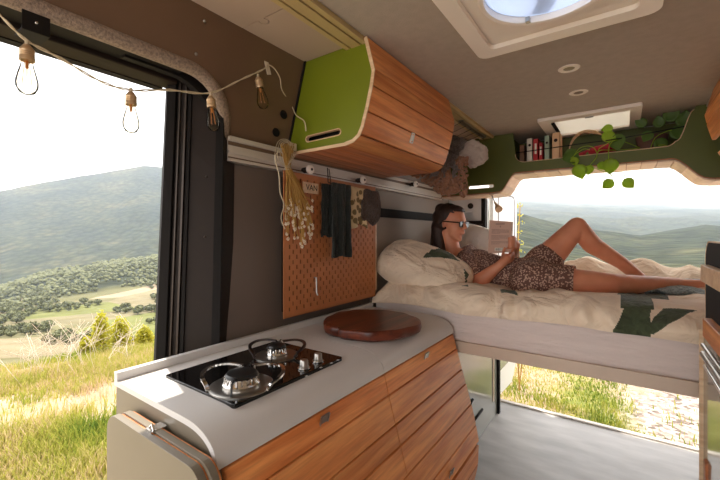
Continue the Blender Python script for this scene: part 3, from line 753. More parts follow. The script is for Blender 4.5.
# plate with a round opening, the fan ring, blades
cx, cy = -.165, 1.085
m = MB(); m.prism([[(FH[0]+.006,FH[2]+.006),(FH[1]-.006,FH[2]+.006),(FH[1]-.006,FH[3]-.006),(FH[0]+.006,FH[3]-.006)], arc(cx, cy, .16, 0, 352.5, 47)], XY, ZC+.004, ZC+.008); m.build('inner_plate', 'hatchw', fan)
m = MB(); m.lathe([(.158,-.022),(.168,-.024),(.174,-.018),(.174,.012),(.158,.012),(.158,-.022)], (cx, cy, ZC+.002), 64); m.build('ring', 'hatchw', fan, smooth=True)
m = MB(); m.lathe([(0,-.016),(.05,-.0165),(.10,-.015),(.14,-.010),(.158,-.002),(.158,.001),(.14,-.007),(.10,-.012),(.05,-.0135),(0,-.013)], (cx, cy, ZC+.002), 48); m.build('fan_cover', 'dome', fan, smooth='all')
m = MB()
for k_ in range(4):
    q = Matrix.Translation((cx, cy, ZC+.04)) @ Matrix.Rotation(k_*math.pi/2+.4, 4, 'Z') @ Matrix.Rotation(.35, 4, 'X'); m.box(.03, .15, -.03, .03, -.001, .001, mtx=q)
m.lathe([(0,-.02),(.035,-.02),(.035,.02),(0,.02)], (cx, cy, ZC+.04), 20); m.build('blades', 'steel', fan)
m = MB(); a = math.radians(118); m.box(cx+.150*math.cos(a)-.006, cx+.150*math.cos(a)+.006, cy+.152*math.sin(a)-.008, cy+.152*math.sin(a)+.008, ZC-.022, ZC-.008); m.build('clip', 'steel', fan)
# dried speckles stuck in the corner of the vent
mk = onz(500, 31, ZC); m = MB(); rd = random.Random(2); pts = [mk+Vector((-.03, -.004, .010))]
for k_ in range(26): pts.append(pts[-1]+Vector((.0028, rd.uniform(-.012,.012)-(pts[-1].y-mk.y)*.6, 0)))
m.tube(smoothpath(pts, 3), .0009, 5); m.build('handwritten_mark', 'dark_gap', fan)
sky = thing('roof_skylight', ((SH[0]+SH[1])/2, 2.6, ZC), 'cream framed skylight with a closed pale blind above the rear shelf', 'skylight')
m = MB(); m.prism([rrect(-.405,.085,2.352,2.835,.01,3), [(-.345,2.415),(.035,2.415),(.035,2.775),(-.345,2.775)]], XY, ZC-.018, ZC); m.build('frame', 'hatchw', sky, bevel=.003)
MB().box(-.35, .04, 2.41, 2.78, ZC-.006, ZC-.002).build('blind', 'blind', sky)
MB().box(-.345, -.327, 2.45, 2.70, ZC-.019, ZC-.007).build('handle', 'black', sky, bevel=.003)
MB().box(-.17, -.13, 2.405, 2.42, ZC-.022, ZC-.016).build('catch', 'steel', sky)
for i, (px, py) in enumerate(((569, 68.5), (578.5, 92.5))):
    p = onz(px, py, ZC); t = thing('spotlight', (p.x, p.y, ZC), ('larger, nearer of the two round recessed ceiling spotlights', 'smaller, farther of the two round recessed ceiling spotlights')[i], 'ceiling light', 'recessed ceiling spotlights')
    MB().lathe([(.021,-.002),(.036,-.003),(.040,0),(.021,0),(.021,-.002)], (p.x, p.y, ZC), 32).build('trim_ring', 'hatchw', t, smooth=True)
    MB().lathe([(0,-.001),(.020,-.001),(.020,0),(0,0)], (p.x, p.y, ZC), 24).build('lens', 'wall_up', t)

# ---------- rear shelf ----------
YF, YB = 2.58, 2.90
rs = thing('rear_shelf', (-.18, 2.74, 1.51), 'olive green overhead shelf spanning the rear with an arched wooden underside', 'shelf')
zb_ = 1.63; zl = 1.513
xl0, xl1, xr0, xr1 = -.675, -.575, .215, .365
def S_(x0, z0, x1, z1, n=8): return [(x0+(x1-x0)*t, z0+(z1-z0)*(3*t*t-2*t*t*t)) for t in [i/n for i in range(n+1)]]
arch = [(xl0-.04, zl-.004)]+S_(xl0, zl, xl1, zb_)+S_(xr0, zb_, xr1, zl)+[(xr1+.04, zl-.004)]
face = [(-1.09, zl-.012)]+arch+[(.73, zl-.012), (.64, 1.898), (.315, 1.898)]
ob = [(.315,1.898)]+S_(.305,1.88,.24,1.728,6)+arc(.19,1.752,.05,-35,-90,5)+arc(-.52,1.755,.055,-90,-180,6)+[(-.590,1.898)]
face = face[:-1]+ob+[(-1.0, 1.898)]
slotg = rrect(-.893, -.713, 1.545, 1.572, .013, 5)
MB().prism([face, slotg], XZ, YF, YF+.015).build('front_panel', 'green_dark', rs)
m = MB(); 
off = lambda pts, d: [(x, z+d) for x, z in pts]
m2 = MB(); m2.prism([slotg, rrect(-.889,-.717,1.549,1.568,.010,5)], XZ, YF-.002, YF+.016); m2.build('slot_lining', 'ply_edge', rs)
# wooden underside planks following the arch
A_ = [(-1.09, zl-.012)]+arch+[(.73, zl-.012)]
m = MB(); L_ = [0]
for p, q in zip(A_, A_[1:]): L_.append(L_[-1]+math.dist(p, q))
def at_(s):
    for i in range(len(A_)-1):
        if L_[i] <= s <= L_[i+1]+1e-9: t = (s-L_[i])/max(1e-9, L_[i+1]-L_[i]); return Vector((A_[i][0]+(A_[i+1][0]-A_[i][0])*t, A_[i][1]+(A_[i+1][1]-A_[i][1])*t))
    return Vector(A_[-1])
np_ = 28; st_ = L_[-1]/np_
for i in range(np_):
    s0, s1 = i*st_+.0018, (i+1)*st_-.0018; ps = [at_(s0+(s1-s0)*k_/3) for k_ in range(4)]
    m.prism([[(p.x, p.y-.001) for p in ps]+[(p.x, p.y-.009) for p in ps][::-1]], XZ, YF-.004, YB-.07)
m.build('arched_boards', 'pale_wood', rs)
m = MB(); m.prism([[(p[0], p[1]-.001) for p in A_]+[(p[0], p[1]-.003) for p in A_][::-1]], XZ, YF, YB-.07); m.build('board_backing', 'teak_dark', rs)
m = MB(); m.prism([[(p[0], p[1]+.001) for p in A_]+[(p[0], p[1]+.006) for p in A_][::-1]], XZ, YF-.004, YF); m.build('edge_lining', 'teak_dark', rs)
# rim of the opening
rim = ob[::1]; m = MB(); m.tube([(x, YF-.001, z) for x, z in rim[1:-1]], .0025, 6); m.build('opening_rim', 'ply_edge', rs)
MB().box(-.62, .34, YF+.015, YB, 1.685, 1.697).build('shelf_board', 'green_dark', rs)
MB().box(-1.0, .60, YB, YB+.012, 1.635, 1.895).build('back_panel', 'green_dark', rs)
MB().box(-.632, -.620, YF+.015, YB, 1.685, 1.895).build('side_panel', 'green_dark', rs)
MB().box(.325, .337, YF+.015, YB, 1.685, 1.895).build('side_panel', 'green_dark', rs)
ec = smoothpath([(-.585, YF+.004, 1.765), (-.2, YF-.004, 1.772), (.0, YF-.004, 1.776), (.28, YF+.004, 1.80)], 6); MB().tube(ec, .003, 6).build('elastic_cord', 'black', rs)
# books
bk = [(.030,.120,(120,84,60),'thin brown book at the left end of the rear shelf row'),(.036,.158,(222,212,196),'cream book standing second from the left on the rear shelf'),(.030,.150,(196,40,44),'taller of two red books on the rear shelf'),
      (.024,.120,(186,36,44),'shorter of two red books on the rear shelf, beside the pale green one'),(.030,.160,(168,184,160),'pale green book on the rear shelf between the red and tan ones'),(.044,.172,(226,180,140),'thick tan book at the right end of the rear shelf row')]
x = -.555
for i, (w_, h_, col, lab) in enumerate(bk):
    M['bk%d' % i] = plain('book_cover_%d' % i, col, .6)
    if i in (1, 5): x += .010
    if i == 4: x += .006
    t = thing('book', (x+w_/2, YF+.10, 1.697), lab, 'book', 'books on the rear shelf')
    m = MB(); m.box(x, x+w_, YF+.03, YF+.034, 1.697, 1.697+h_); m.box(x, x+.003, YF+.03, YF+.16, 1.697, 1.697+h_); m.box(x+w_-.003, x+w_, YF+.03, YF+.16, 1.697, 1.697+h_); m.build('cover', 'bk%d' % i, t)
    MB().box(x+.003, x+w_-.003, YF+.034, YF+.155, 1.700, 1.694+h_).build('pages', 'book_pg', t)
    if i in (1, 4, 5): MB().ball((x+w_/2, YF+.0295, 1.697+h_*.72), (w_*.25, .0015, w_*.25), 12, 6).build('spine_mark', 'dark_gap', t)
    if i in (2, 3): MB().box(x+w_*.3, x+w_*.7, YF+.0288, YF+.03, 1.697+h_*.35, 1.697+h_*.8).build('spine_mark', 'book_pg', t)
    x += w_+.003
m = MB()
for k_ in range(9): m.ball((-.235+.022*k_, YF+.10+.02*math.sin(k_), 1.715+.004*k_), (.035,.05,.020+.002*k_), 12, 8)
tag(remesh(m, .006, 6).build('red_cloth', 'redcloth', smooth='all'), 'folded red cloth lying on the rear shelf beside the books', 'cloth')
# wicker loop
lo = MB()
for k_ in range(3):
    pts = [ony(x_, y_, YF+.05+.006*k_) for x_, y_ in ((569,158),(570,145+k_),(576,135+k_*1.2),(585,130.5+k_),(595,131+k_*1.3),(602,135),(606,141))]; lo.tube(smoothpath(pts, 5), .0035, 6)
M['wicker'] = plain('wicker', (206,170,130), .7, var=.2, scale=60)
tag(lo.build('wicker_handle', 'wicker', smooth='all'), 'curved pale wicker handle rising from the rear shelf beside the plant', 'basket handle')
# plant
pl = thing('trailing_plant', (.12, YF+.14, 1.697), 'green trailing pothos plant hanging over the edge of the rear shelf', 'plant')
M['pot'] = plain('dark_pot', (96,62,52), .7)
MB().lathe([(0,0),(.06,0),(.078,.10),(.072,.10),(.06,.08),(0,.08)], (.14, YF+.16, 1.697), 28).build('pot', 'pot', pl, smooth=True)
vines = [[(640,148,.10),(628,143,.05),(616,140,.0),(609,147,-.02),(609,165,-.04),(611,176,-.04)],
         [(640,148,.10),(620,150,.03),(603,150,-.01),(598,152,-.02),(596,158,-.02),(590,166,-.04),(597,169,-.05),(607,172,-.05),(624,172,-.05)],
         [(610,142,.0),(600,148,-.01),(598,152,-.02)],
         [(597,153,-.02),(594,148,-.03),(588,146,-.03),(580,148,-.03),(575,154,-.04),(571,160,-.04)],
         [(590,150,-.03),(584,149,-.03),(577,153,-.03),(571,158,-.04),(566,160,-.04)],
         [(612,173,-.04),(612,178,-.05),(613,182,-.05)], [(626,173,-.05),(624,177,-.05),(624,180,-.05)],
         [(650,150,.10),(655,138,.05),(665,132,.05),(672,130,.05)], [(648,150,.1),(660,145,.05),(668,146,.03)]]
m = MB()
for v in vines: m.tube(smoothpath([ony(a, b, YF+c) for a, b, c in v], 4), .0022, 6)
m.build('vines', 'leaf', pl, smooth='all')
def leaf(px, py, dy, size, ang, dark=0, yaw=0):
    """heart-shaped leaf, stem at (px,py), pointing along ang (degrees in the xz-plane)"""
    base = ony(px, py, YF+dy); n = 12; vs = []; Q = Matrix.Rotation(math.radians(yaw), 3, 'Z') 
    rows = [(0,.0),(.10,.30),(.25,.46),(.42,.48),(.6,.40),(.78,.24),(.92,.09),(1,0)]
    a = math.radians(ang); ax = Vector((math.cos(a), 0, math.sin(a))); bx = Vector((-math.sin(a), 0, math.cos(a)))
    for i, (l, w_) in enumerate(rows):
        for k_ in (-1, -.5, 0, .5, 1):
            ll = l-(.12 if abs(k_) > .6 and i < 3 else 0)*(1 if i < 2 else .4)
            dep = -.10*(1-k_*k_)+.12*l*l
            vs.append(base+Q @ ((ax*ll+bx*w_*k_)*size+Vector((0, dep*size*-1, 0))))
    mm = MB(); mm.add(vs, [(i*5+k_, i*5+k_+1, (i+1)*5+k_+1, (i+1)*5+k_) for i in range(7) for k_ in range(4)])
    o = mm.build('leaf', 'leaf_dk' if dark else 'leaf', pl, smooth='all'); s = o.modifiers.new('s', 'SOLIDIFY'); s.thickness = .0012
for a in [(578,166,-.04,.085,-75,0,10),(590,166,-.04,.055,-100,0,-20),(600,163,-.04,.05,-60,0,15),(611,160,-.05,.082,-95,0,0),(612,181,-.05,.062,-140,0,10),(625,180,-.05,.062,-50,0,-10),
          (577,154,-.03,.095,200,1,30),(574,158,-.04,.05,-80,0,20),(604,134,-.01,.075,-35,0,20),(616,136,.0,.09,-80,1,-20),(612,128,.01,.055,185,0,0),(650,132,.05,.06,-120,1,0),(658,140,.05,.07,-60,1,15),
          (668,120,.06,.08,60,1,0),(675,128,.06,.08,-60,1,10),(660,126,.06,.06,100,1,0),(632,150,.03,.05,-80,1,0),(589,152,.05,.05,-70,1,0),(683,125,.07,.08,80,1,0),(645,125,.06,.06,140,1,0)]: leaf(*a)

m = MB(); m.prism([[(xw(1.56)+.001,1.56),(xw(1.56)+.010,1.56),(xw(1.895)+.010,1.895),(xw(1.895)+.001,1.895)]], XZ, YG-.006, YG-.001); m.build('dark_gasket', 'black', oh)
# ---------- bed ----------
BY0, BY1, MZ = 1.672, 2.76, .89
bed = thing('bed', (-.18, 2.2, .676), 'raised bed platform carrying a mattress in a pale sheet across the van', 'bed')
m = MB(); m.box(-1.08, .72, BY0+.004, BY0+.03, .676, .728); m.build('front_rail', 'bedrail', bed, bevel=.002)
m = MB(); m.box(-1.08, .72, BY1-.03, BY1, .676, .722); m.build('rear_rail', 'bedrail', bed, bevel=.002)
m = MB()
for i in range(12): x = -1.06+i*.155; m.box(x, x+.07, BY0+.03, BY1-.03, .700, .718)
m.build('slatted_base', 'black', bed)
nx_, nz_ = 90, 10; m = MB()
mt = MB(); nu, nv = 150, 56; vs = []
for j in range(nv):
    a = 2*math.pi*j/nv; ca, sa = math.cos(a), math.sin(a); e = .14
    yy = math.copysign(abs(ca)**e, ca); zz = math.copysign(abs(sa)**.16, sa)
    for i in range(nu+1):
        x = -1.085+1.81*i/nu
        w1_ = noise.noise(Vector((x*2.2, zz*1.3+yy, 3)))*.010+noise.noise(Vector((x*1.5+zz*3, zz*7, 5)))*.006*(1-abs(zz)*.3)
        vs.append((x, (BY0+BY1)/2+yy*((BY1-BY0)/2-.002+w1_*(1 if yy < 0 else 0)), .805+zz*.085+w1_*.3))
W = nu+1
mt.add(vs, [(j*W+i, j*W+i+1, ((j+1)%nv)*W+i+1, ((j+1)%nv)*W+i) for j in range(nv) for i in range(nu)]+[tuple(j*W for j in range(nv)), tuple(j*W+nu for j in reversed(range(nv)))])
mt.build('mattress', 'sheet', bed, smooth=True)

# duvet
def inpoly(x, y, P):
    r = False; j = len(P)-1
    for i in range(len(P)):
        if (P[i][1] > y) != (P[j][1] > y) and x < (P[j][0]-P[i][0])*(y-P[i][1])/(P[j][1]-P[i][1])+P[i][0]: r = not r
        j = i
    return r
def fr(px, py): p = ony(px, py, 1.66); return (p.x, p.z)
def tp_(px, py): p = onz(px, py, .985); return (p.x, p.y)
front_leaves = [[fr(*q) for q in P] for P in ([(617,280),(660,280),(656,300),(650,318),(651,336),(611,336),(619,320),(625,306)], [(610,334),(620,318),(626,334)], [(646,330),(654,318),(672,307),(695,300),(712,299),(712,312),(690,315),(668,323),(652,334)])]
top_leaves = [[tp_(*q) for q in P] for P in ([(430,286),(468,285),(470,288),(440,290)], [(500,287),(512,286),(520,291),(505,292)], [(615,292),(670,292),(664,284),(640,285),(622,287)])]
xa_, xb_ = fr(620, 300)[0], fr(655, 300)[0]
dv = MB(); nu, nv = 560, 230; vs = []; W = nu+1
DX0, DX1 = -1.085, .72
def dz(x, y):
    w = noise.noise(Vector((x*2, y*2, 11)))
    return .022*noise.noise(Vector((x*3.4, y*2.6, 1)))+.024*(.5-abs(noise.noise(Vector((x*6+y*2+w*3, y*3-x*1.5, 9)))))+.010*(.4-abs(noise.noise(Vector((x*15+w*6, y*8, 4)))))
for j in range(nv+1):
    a = math.pi*j/nv; ca, sa = math.cos(a), math.sin(a)
    yy = math.copysign(abs(ca)**.42, ca); h = abs(sa)**.5
    for i in range(nu+1):
        x = DX0+(DX1-DX0)*i/nu
        yf = 1.645+.014*noise.noise(Vector((x*3, 2, 2)))+.006*math.sin(x*23+2*noise.noise(Vector((x*4,0,0))))
        yb_ = 2.775+.165*max(0, min(1, (x+.84)/.06))*max(0, min(1, (.60-x)/.06))+.02*noise.noise(Vector((x*5,4,4)))
        yc, hy = (yf+yb_)/2, (yb_-yf)/2
        y = yc-yy*hy
        top = .072+.020*math.exp(-((y-1.74)/.10)**2)+dz(x, y)*1.0
        top += .125*max(0, min(1, (y-2.66)/.12))*(.8+.5*noise.noise(Vector((x*6, y*4, 3))))
        # a long soft hollow where the person lies
        top -= .012*math.exp(-((y-2.15)/.20)**2)
        edge = min(1, (x-DX0)/.06, (DX1-x)/.06)
        z = MZ+.002+top*h*(max(edge, .0)**.4)-(.024+.012*noise.noise(Vector((x*4, 1, 8)))+.006*math.sin(x*9))*(1-h)*(1 if yy > 0 else 0)
        fold = (1 if yy > 0 else 0)*.016*math.sin(x*38+6*noise.noise(Vector((x*5, z*6, 0))))*abs(yy)*(h)*(1-h)*4
        vs.append((x, y-fold, z))
fs = []; mi = []
for j in range(nv):
    for i in range(nu):
        f = (j*W+i, j*W+i+1, (j+1)*W+i+1, (j+1)*W+i); fs.append(f)
        c = [sum(vs[k_][q] for k_ in f)/4 for q in range(3)]
        k0 = 0
        if xa_ < c[0] < xb_ and 1.66 < c[1] < 1.95 and c[2] > .955: k0 = 1
        if c[1] < 1.72:
            if any(inpoly(c[0]-.0, c[2], P) for P in front_leaves): k0 = 1
        elif any(inpoly(c[0], c[1], P) for P in top_leaves): k0 = 1
        mi.append(k0)
# underside so the quilt has a body
o0 = len(vs); und = [(x, y, MZ-.001+.003) for x, y, z in vs[:W]]
dv.v = [Vector(v) for v in vs]; dv.f = fs; dv.mi = mi
dv.f.append(tuple([j*W for j in range(nv+1)])); dv.mi.append(0)
dv.f.append(tuple([j*W+nu for j in reversed(range(nv+1))])); dv.mi.append(0)
o = dv.build('duvet', ['duvet', 'leafprint'], smooth='all'); tag(o, 'rumpled white duvet with large dark green leaf print spread over the bed', 'duvet')

def pillow(c, size, rot, name, lab, mats, leaves=(), seed=0, vc=.5):
    nu, nv = 60, 60; vs = []; fs = []; mi = []
    rotm = Matrix.Rotation(math.radians(rot[2]), 3, 'Z') @ Matrix.Rotation(math.radians(rot[1]), 3, 'Y') @ Matrix.Rotation(math.radians(rot[0]), 3, 'X')
    for s in (1, -1):
        for j in range(nv+1):
            for i in range(nu+1):
                u, v = i/nu*2-1, j/nv*2-1
                t = max(0, (1-abs(u)**3.2)*(1-abs(v)**3.2))**.55
                cr = 1-.06*(abs(u)**6)*(1-abs(v)**2) - .04*(abs(v)**6)*(1-u*u)
                w = .13*noise.noise(Vector((u*2.2+seed, v*2.2, s)))+.07*noise.noise(Vector((u*5+v*2, v*5+seed, s+2)))+.05*abs(noise.noise(Vector((u*8, v*3+seed, 7))))
                u_, v_ = u*math.sqrt(1-.26*v*v), v*math.sqrt(1-.26*u*u)
                p = Vector((u_*size[0]/2*cr, v_*size[1]/2*cr, s*size[2]/2*t*(1+w)))
                vs.append(Vector(c)+rotm @ p)
        o = 0 if s == 1 else (nu+1)*(nv+1)
        for j in range(nv):
            for i in range(nu):
                f = (o+j*(nu+1)+i, o+j*(nu+1)+i+1, o+(j+1)*(nu+1)+i+1, o+(j+1)*(nu+1)+i); fs.append(f)
                u, v = (i+.5)/nu*2-1, (j+.5)/nv*2-1; mi.append(1 if s == 1 and any(inpoly(u, v, P) for P in leaves) else 0)
    m = MB(); m.v = vs; m.f = fs; m.mi = mi
    return tag(m.build(name, mats, smooth='all'), lab, 'pillow')
# big pillow leaning, its face turned to the camera
pillow((-.885, 1.850, 1.032), (.55, .34, .21), (27, 19, 10), 'pillow', 'plump white pillow with a dark green leaf print, propped in front of the reader', ['duvet', 'leafprint'],
       [[(-.05,-.25),(.0,.35),(.18,.72),(.42,.60),(.62,.42),(.40,.22),(.15,.0)], [(.72,.2),(.80,-.05),(.90,-.35),(.86,.15)]], 3)
pillow((-.84, 2.52, 1.14), (.36, .34, .15), (58, 18, -8), 'pillow', 'plain white pillow upright behind the reader against the rear pillar', ['pillow_w'], (), 8)

# blue-grey throw under the feet
m = MB()
rd = random.Random(5)
for k_ in range(26):
    x = rd.uniform(.04, .46); y = rd.uniform(2.22, 2.60); m.ball((x, y, .972+rd.uniform(-.004,.012)-(.010 if y < 2.45 else 0)), (rd.uniform(.05,.09), rd.uniform(.05,.09), rd.uniform(.014,.022)), 14, 8)
m = remesh(m, .009, 4)
for v in m.v: v.z += .006*noise.noise(v*28)
tag(m.build('knitted_throw', 'throw', smooth='all'), 'rumpled blue-grey throw lying under the bare feet on the duvet', 'blanket')

# ---------- person ----------
def P(px, py, y): return ony(px, py, y)
head_c = P(451.5, 223.5, 2.14)
person = MB()
sh_n = P(466, 262, 2.06); sh_f = P(468, 253, 2.30); neck = P(457, 247, 2.16)
pel_n = P(531, 281, 2.00); pel_f = P(530, 277, 2.20)
chest = P(478, 268, 2.16); belly = P(505, 277, 2.12); pel = P(530, 279, 2.10)
kn = P(612, 283.5, 2.10); an = P(676, 283.5, 2.36); kf = P(577, 226.5, 2.28); af = P(641, 279, 2.42)
person.cone(neck+Vector((-.03,0,-.03)), .052, head_c+Vector((-.022,0,-.055)), .050)
person.cone(chest, .098, belly, .088); person.cone(belly, .088, pel, .098)
person.cone(sh_n, .046, sh_f, .046); person.cone(chest, .09, neck+Vector((-.03,0,-.04)), .045)
person.cone(pel_n, .088, pel_f, .088)
# straight leg, towards the camera: thigh, knee, calf bulge, ankle
cf = kn.lerp(an, .30)+Vector((0,0,-.006))
person.cone(pel_n, .085, kn.lerp(pel_n, .45), .067); person.cone(kn.lerp(pel_n, .45), .067, kn, .047)
person.cone(kn, .047, cf, .047); person.cone(cf, .047, kn.lerp(an,.7), .034); person.cone(kn.lerp(an,.7), .034, an, .028)
foot1 = an+Vector((.05,.03,.02)); person.cone(an+Vector((-.005,0,-.008)), .030, an+Vector((.115,.045,.000)), .022); person.cone(an+Vector((.10,.04,.0)), .021, an+Vector((.165,.065,-.006)), .013)
person.cone(an+Vector((-.012,-.005,-.014)), .029, an+Vector((.02,.01,-.005)), .028)
# bent leg
cf2 = kf.lerp(af, .30)+Vector((-.016, 0, -.016))
person.cone(pel_f, .086, kf.lerp(pel_f, .45), .070); person.cone(kf.lerp(pel_f, .45), .070, kf, .050)
person.cone(kf, .049, cf2, .048); person.cone(cf2, .048, kf.lerp(af,.7), .034); person.cone(kf.lerp(af,.7), .034, af, .028)
person.cone(af+Vector((-.02,0,-.01)), .030, af+Vector((.10,.03,-.022)), .020); person.cone(af+Vector((.09,.03,-.022)), .020, af+Vector((.15,.045,-.026)), .013)
# arms
el_n = P(479, 282, 2.00); wr_n = P(500.5, 264.5, 2.00); pm_n = P(506.5, 258, 2.02)
person.cone(sh_n, .048, el_n, .038); person.cone(el_n, .038, el_n.lerp(wr_n, .35), .037); person.cone(el_n.lerp(wr_n,.35), .037, wr_n, .023)
el_f = P(490, 270, 2.34); wr_f = P(514, 256, 2.28); pm_f = P(514.5, 246.5, 2.20)
person.cone(sh_f, .045, el_f, .038); person.cone(el_f, .038, wr_f, .024)
# hands: palms, four fingers and a thumb each
def hand(wr, pm, fingers, thumb):
    person.cone(wr, .024, pm, .026); person.cone(wr, .02, pm+Vector((0,.012,.012)), .018)
    for chain in fingers+[thumb]:
        rr_ = [.0092, .0086, .0078, .0066]
        for i in range(len(chain)-1): person.cone(chain[i], rr_[min(i,3)], chain[i+1], rr_[min(i+1,3)], 10)
bp = P(501, 237, 2.06)   # book centre
YBk = 2.07
fn_ = []
for i, (a, b, c, d) in enumerate((((509,256.5),(512.5,253),(512,249),(508.5,248)), ((509,258.5),(513.5,256),(512.6,252),(509.3,251)), ((508.5,260.5),(513,259),(512.6,255),(509.2,253.7)), ((507.5,262.5),(511.5,262),(511.3,258.4),(508.5,257)))):
    fn_.append([P(*a, YBk-.045), P(*b, YBk+.005), P(*c, YBk+.020), P(*d, YBk+.018)])
th_ = [P(504, 260, YBk-.05), P(502.5, 255.5, YBk-.045), P(503.5, 250.5, YBk-.024), P(504.5, 248, YBk-.020)]
hand(wr_n, P(506.5, 259, YBk-.05), fn_, th_)
fn_ = []
for i in range(4):
    y = 237.5+i*3.3; fn_.append([P(515, y+1, YBk+.035), P(513.8, y-.5, YBk-.006), P(511.2, y+.3, YBk-.022), P(508.6-.4*(i==3), y+.9, YBk-.021)])
th_ = [P(513.5, 247, YBk+.06), P(511.5, 243, YBk+.045), P(509, 240, YBk+.032), P(507, 238, YBk+.028)]
hand(wr_f, P(515.2, 245, YBk+.06), fn_, th_)
# head, facing +x and tipped down a little
hm = Matrix.Translation(head_c) @ Matrix.Rotation(math.radians(-12), 4, 'Z') @ Matrix.Rotation(math.radians(6), 4, 'Y')
HS = .95
def hp_(x, y, z): return hm @ (Vector((x, y, z))*HS)
hd_ = MB()
def hball(c, r, n=20): 
    q = MB(); q.ball((0,0,0), 1, n, n*2//3); person.add([hm @ ((Vector(c)+Vector((v.x*r[0], v.y*r[1], v.z*r[2])))*HS) for v in q.v], q.f)
hball((-.012,0,.032), (.097,.076,.085), 32)          # skull
hball((.034,0,-.025), (.052,.056,.072), 28)          # face
hball((.048,0,-.078), (.032,.036,.028))              # jaw and chin
hball((.066,0,-.094), (.017,.020,.015))
hball((.030,0,-.060), (.045,.052,.036))
hball((.074,0,.028), (.016,.040,.018))               # brow
person.cone(hp_(.086,0,.018), .0075*HS, hp_(.103,0,-.014), .0105*HS, 12)   # nose
hball((.100,0,-.020), (.014,.014,.008)); hball((.093,.009,-.021), (.008,.007,.007)); hball((.093,-.009,-.021), (.008,.007,.007))
hball((.087,0,-.045), (.010,.022,.0055)); hball((.085,0,-.056), (.010,.019,.006))    # lips
hball((.064,.030,-.018), (.02,.02,.02)); hball((.064,-.030,-.018), (.02,.02,.02))
for s in (-1, 1):
    hball((.082,.028*s,.006), (.010,.014,.010)); hball((-.006,.073*s,-.004), (.015,.008,.028)); hball((-.002,.076*s,-.020), (.009,.006,.012))
pm_ = remesh(person, .0052, 5)
pr = pm_.build('person', 'skin', smooth='all', origin=(-.45, 2.12, .97))
tag(pr, 'person in a short floral dress and sunglasses lying on the bed reading, one knee raised', 'person')
# dress: an offset body of its own, cut at neck, sleeves and hem
dr = MB(); g = .012
def fat(p0, r0, p1, r1): dr.cone(p0, r0+g, p1, r1+g)
fat(chest, .100, belly, .092); fat(belly, .092, pel, .102); fat(pel_n, .090, pel_f, .090); fat(sh_n, .046, sh_f, .046)
fat(chest, .092, neck+Vector((-.03,0,-.055)), .030)
fat(sh_n, .048, sh_n.lerp(el_n, .55), .046); fat(sh_f, .046, sh_f.lerp(el_f, .55), .046)
t1 = kn.lerp(pel_n, .44); t2_ = pel_f.lerp(kf, .34)
fat(pel_n, .088, t1, .070); fat(pel_f, .088, t2_, .080); fat(pel, .09, t1.lerp(t2_, .4)+Vector((0,0,-.03)), .06)
dm = remesh(dr, .008, 5)
for v in dm.v: v += Vector((0,0,1))*.004*noise.noise(v*22)
# cut planes
def cut(mb, p, n):
    me = bpy.data.meshes.new('t'); me.from_pydata(mb.v, [], mb.f); bm = bmesh.new(); bm.from_mesh(me)
    bmesh.ops.bisect_plane(bm, geom=bm.verts[:]+bm.edges[:]+bm.faces[:], plane_co=p, plane_no=n, clear_outer=True)
    bm.to_mesh(me); out = MB(); out.add([v.co.copy() for v in me.vertices], [tuple(f.vertices) for f in me.polygons]); bm.free(); bpy.data.meshes.remove(me); return out
nd = ((head_c-chest).normalized())
dm = cut(dm, neck+nd*-.012, nd)
dm = cut(dm, Vector((kn.lerp(pel_n,.44).x, 0, 0)), Vector((1,0,0)))
dm.build('dress', 'dress', pr, smooth='all')
# hair
hr = MB()
def hb(c, r):
    q = MB(); q.ball((0,0,0), 1, 24, 16); hr.add([hm @ ((Vector(c)+Vector((v.x*r[0], v.y*r[1], v.z*r[2])))*HS) for v in q.v], q.f)
hb((-.030,0,.042), (.092,.084,.086)); hb((-.045,0,.005), (.075,.082,.075)); hb((.020,0,.078), (.058,.062,.040))
hb((-.075,0,-.035), (.050,.078,.080)); hb((-.085,0,.085), (.045,.045,.040)); hb((-.10,0,.035), (.040,.05,.05))
hr.cone(hp_(-.075,.0,-.03), .062, P(437, 250, 2.14), .045); hr.cone(hp_(-.075,-.03,-.03), .045, P(440.5, 254, 2.10), .032); hr.cone(P(437,250,2.14), .045, P(441,262,2.12), .026)
hmesh = remesh(hr, .0055, 4)
for v in hmesh.v: v += Vector((1,.4,0))*.0035*noise.noise(Vector((v.x*60, v.y*60, v.z*9)))
# open the hair over the face and ears
inv = hm.inverted(); keep = []
def inface(v):
    l = (inv @ v)/HS
    return l.x > .052-.35*max(0, l.z-.045) and l.z < .082
hm2 = MB(); hm2.add(hmesh.v, [f for f in hmesh.f if not all(inface(hmesh.v[i]) for i in f)])
hm2.build('hair', 'hair', pr, smooth='all')
# sunglasses
sg = MB()
for s in (-1, 1):
    q = [hp_(.0975-.35*abs(u), .030*s+u, w) for u, w in rrect(-.024,.024,-.016,.020,.010,4)]
    q2 = [p+(hm.to_3x3() @ Vector((.003,0,0))) for p in q]; n_ = len(q); sg.add(q+q2, [tuple(range(n_)), tuple(range(2*n_-1, n_-1, -1))]+[(i,(i+1)%n_,(i+1)%n_+n_,i+n_) for i in range(n_)])
    sg.tube([hp_(.094,.054*s,.012), hp_(.05,.078*s,.012), hp_(-.01,.084*s,.012), hp_(-.03,.078*s,-.004)], .0035*HS, 8)
sg.tube([hp_(.103,-.01,.012), hp_(.106,0,.014), hp_(.103,.01,.012)], .0025, 6)
M['lens'] = plain('dark_lens', (34,36,34), .1)
tag(sg.build('sunglasses', 'lens', pr), 'dark sunglasses')
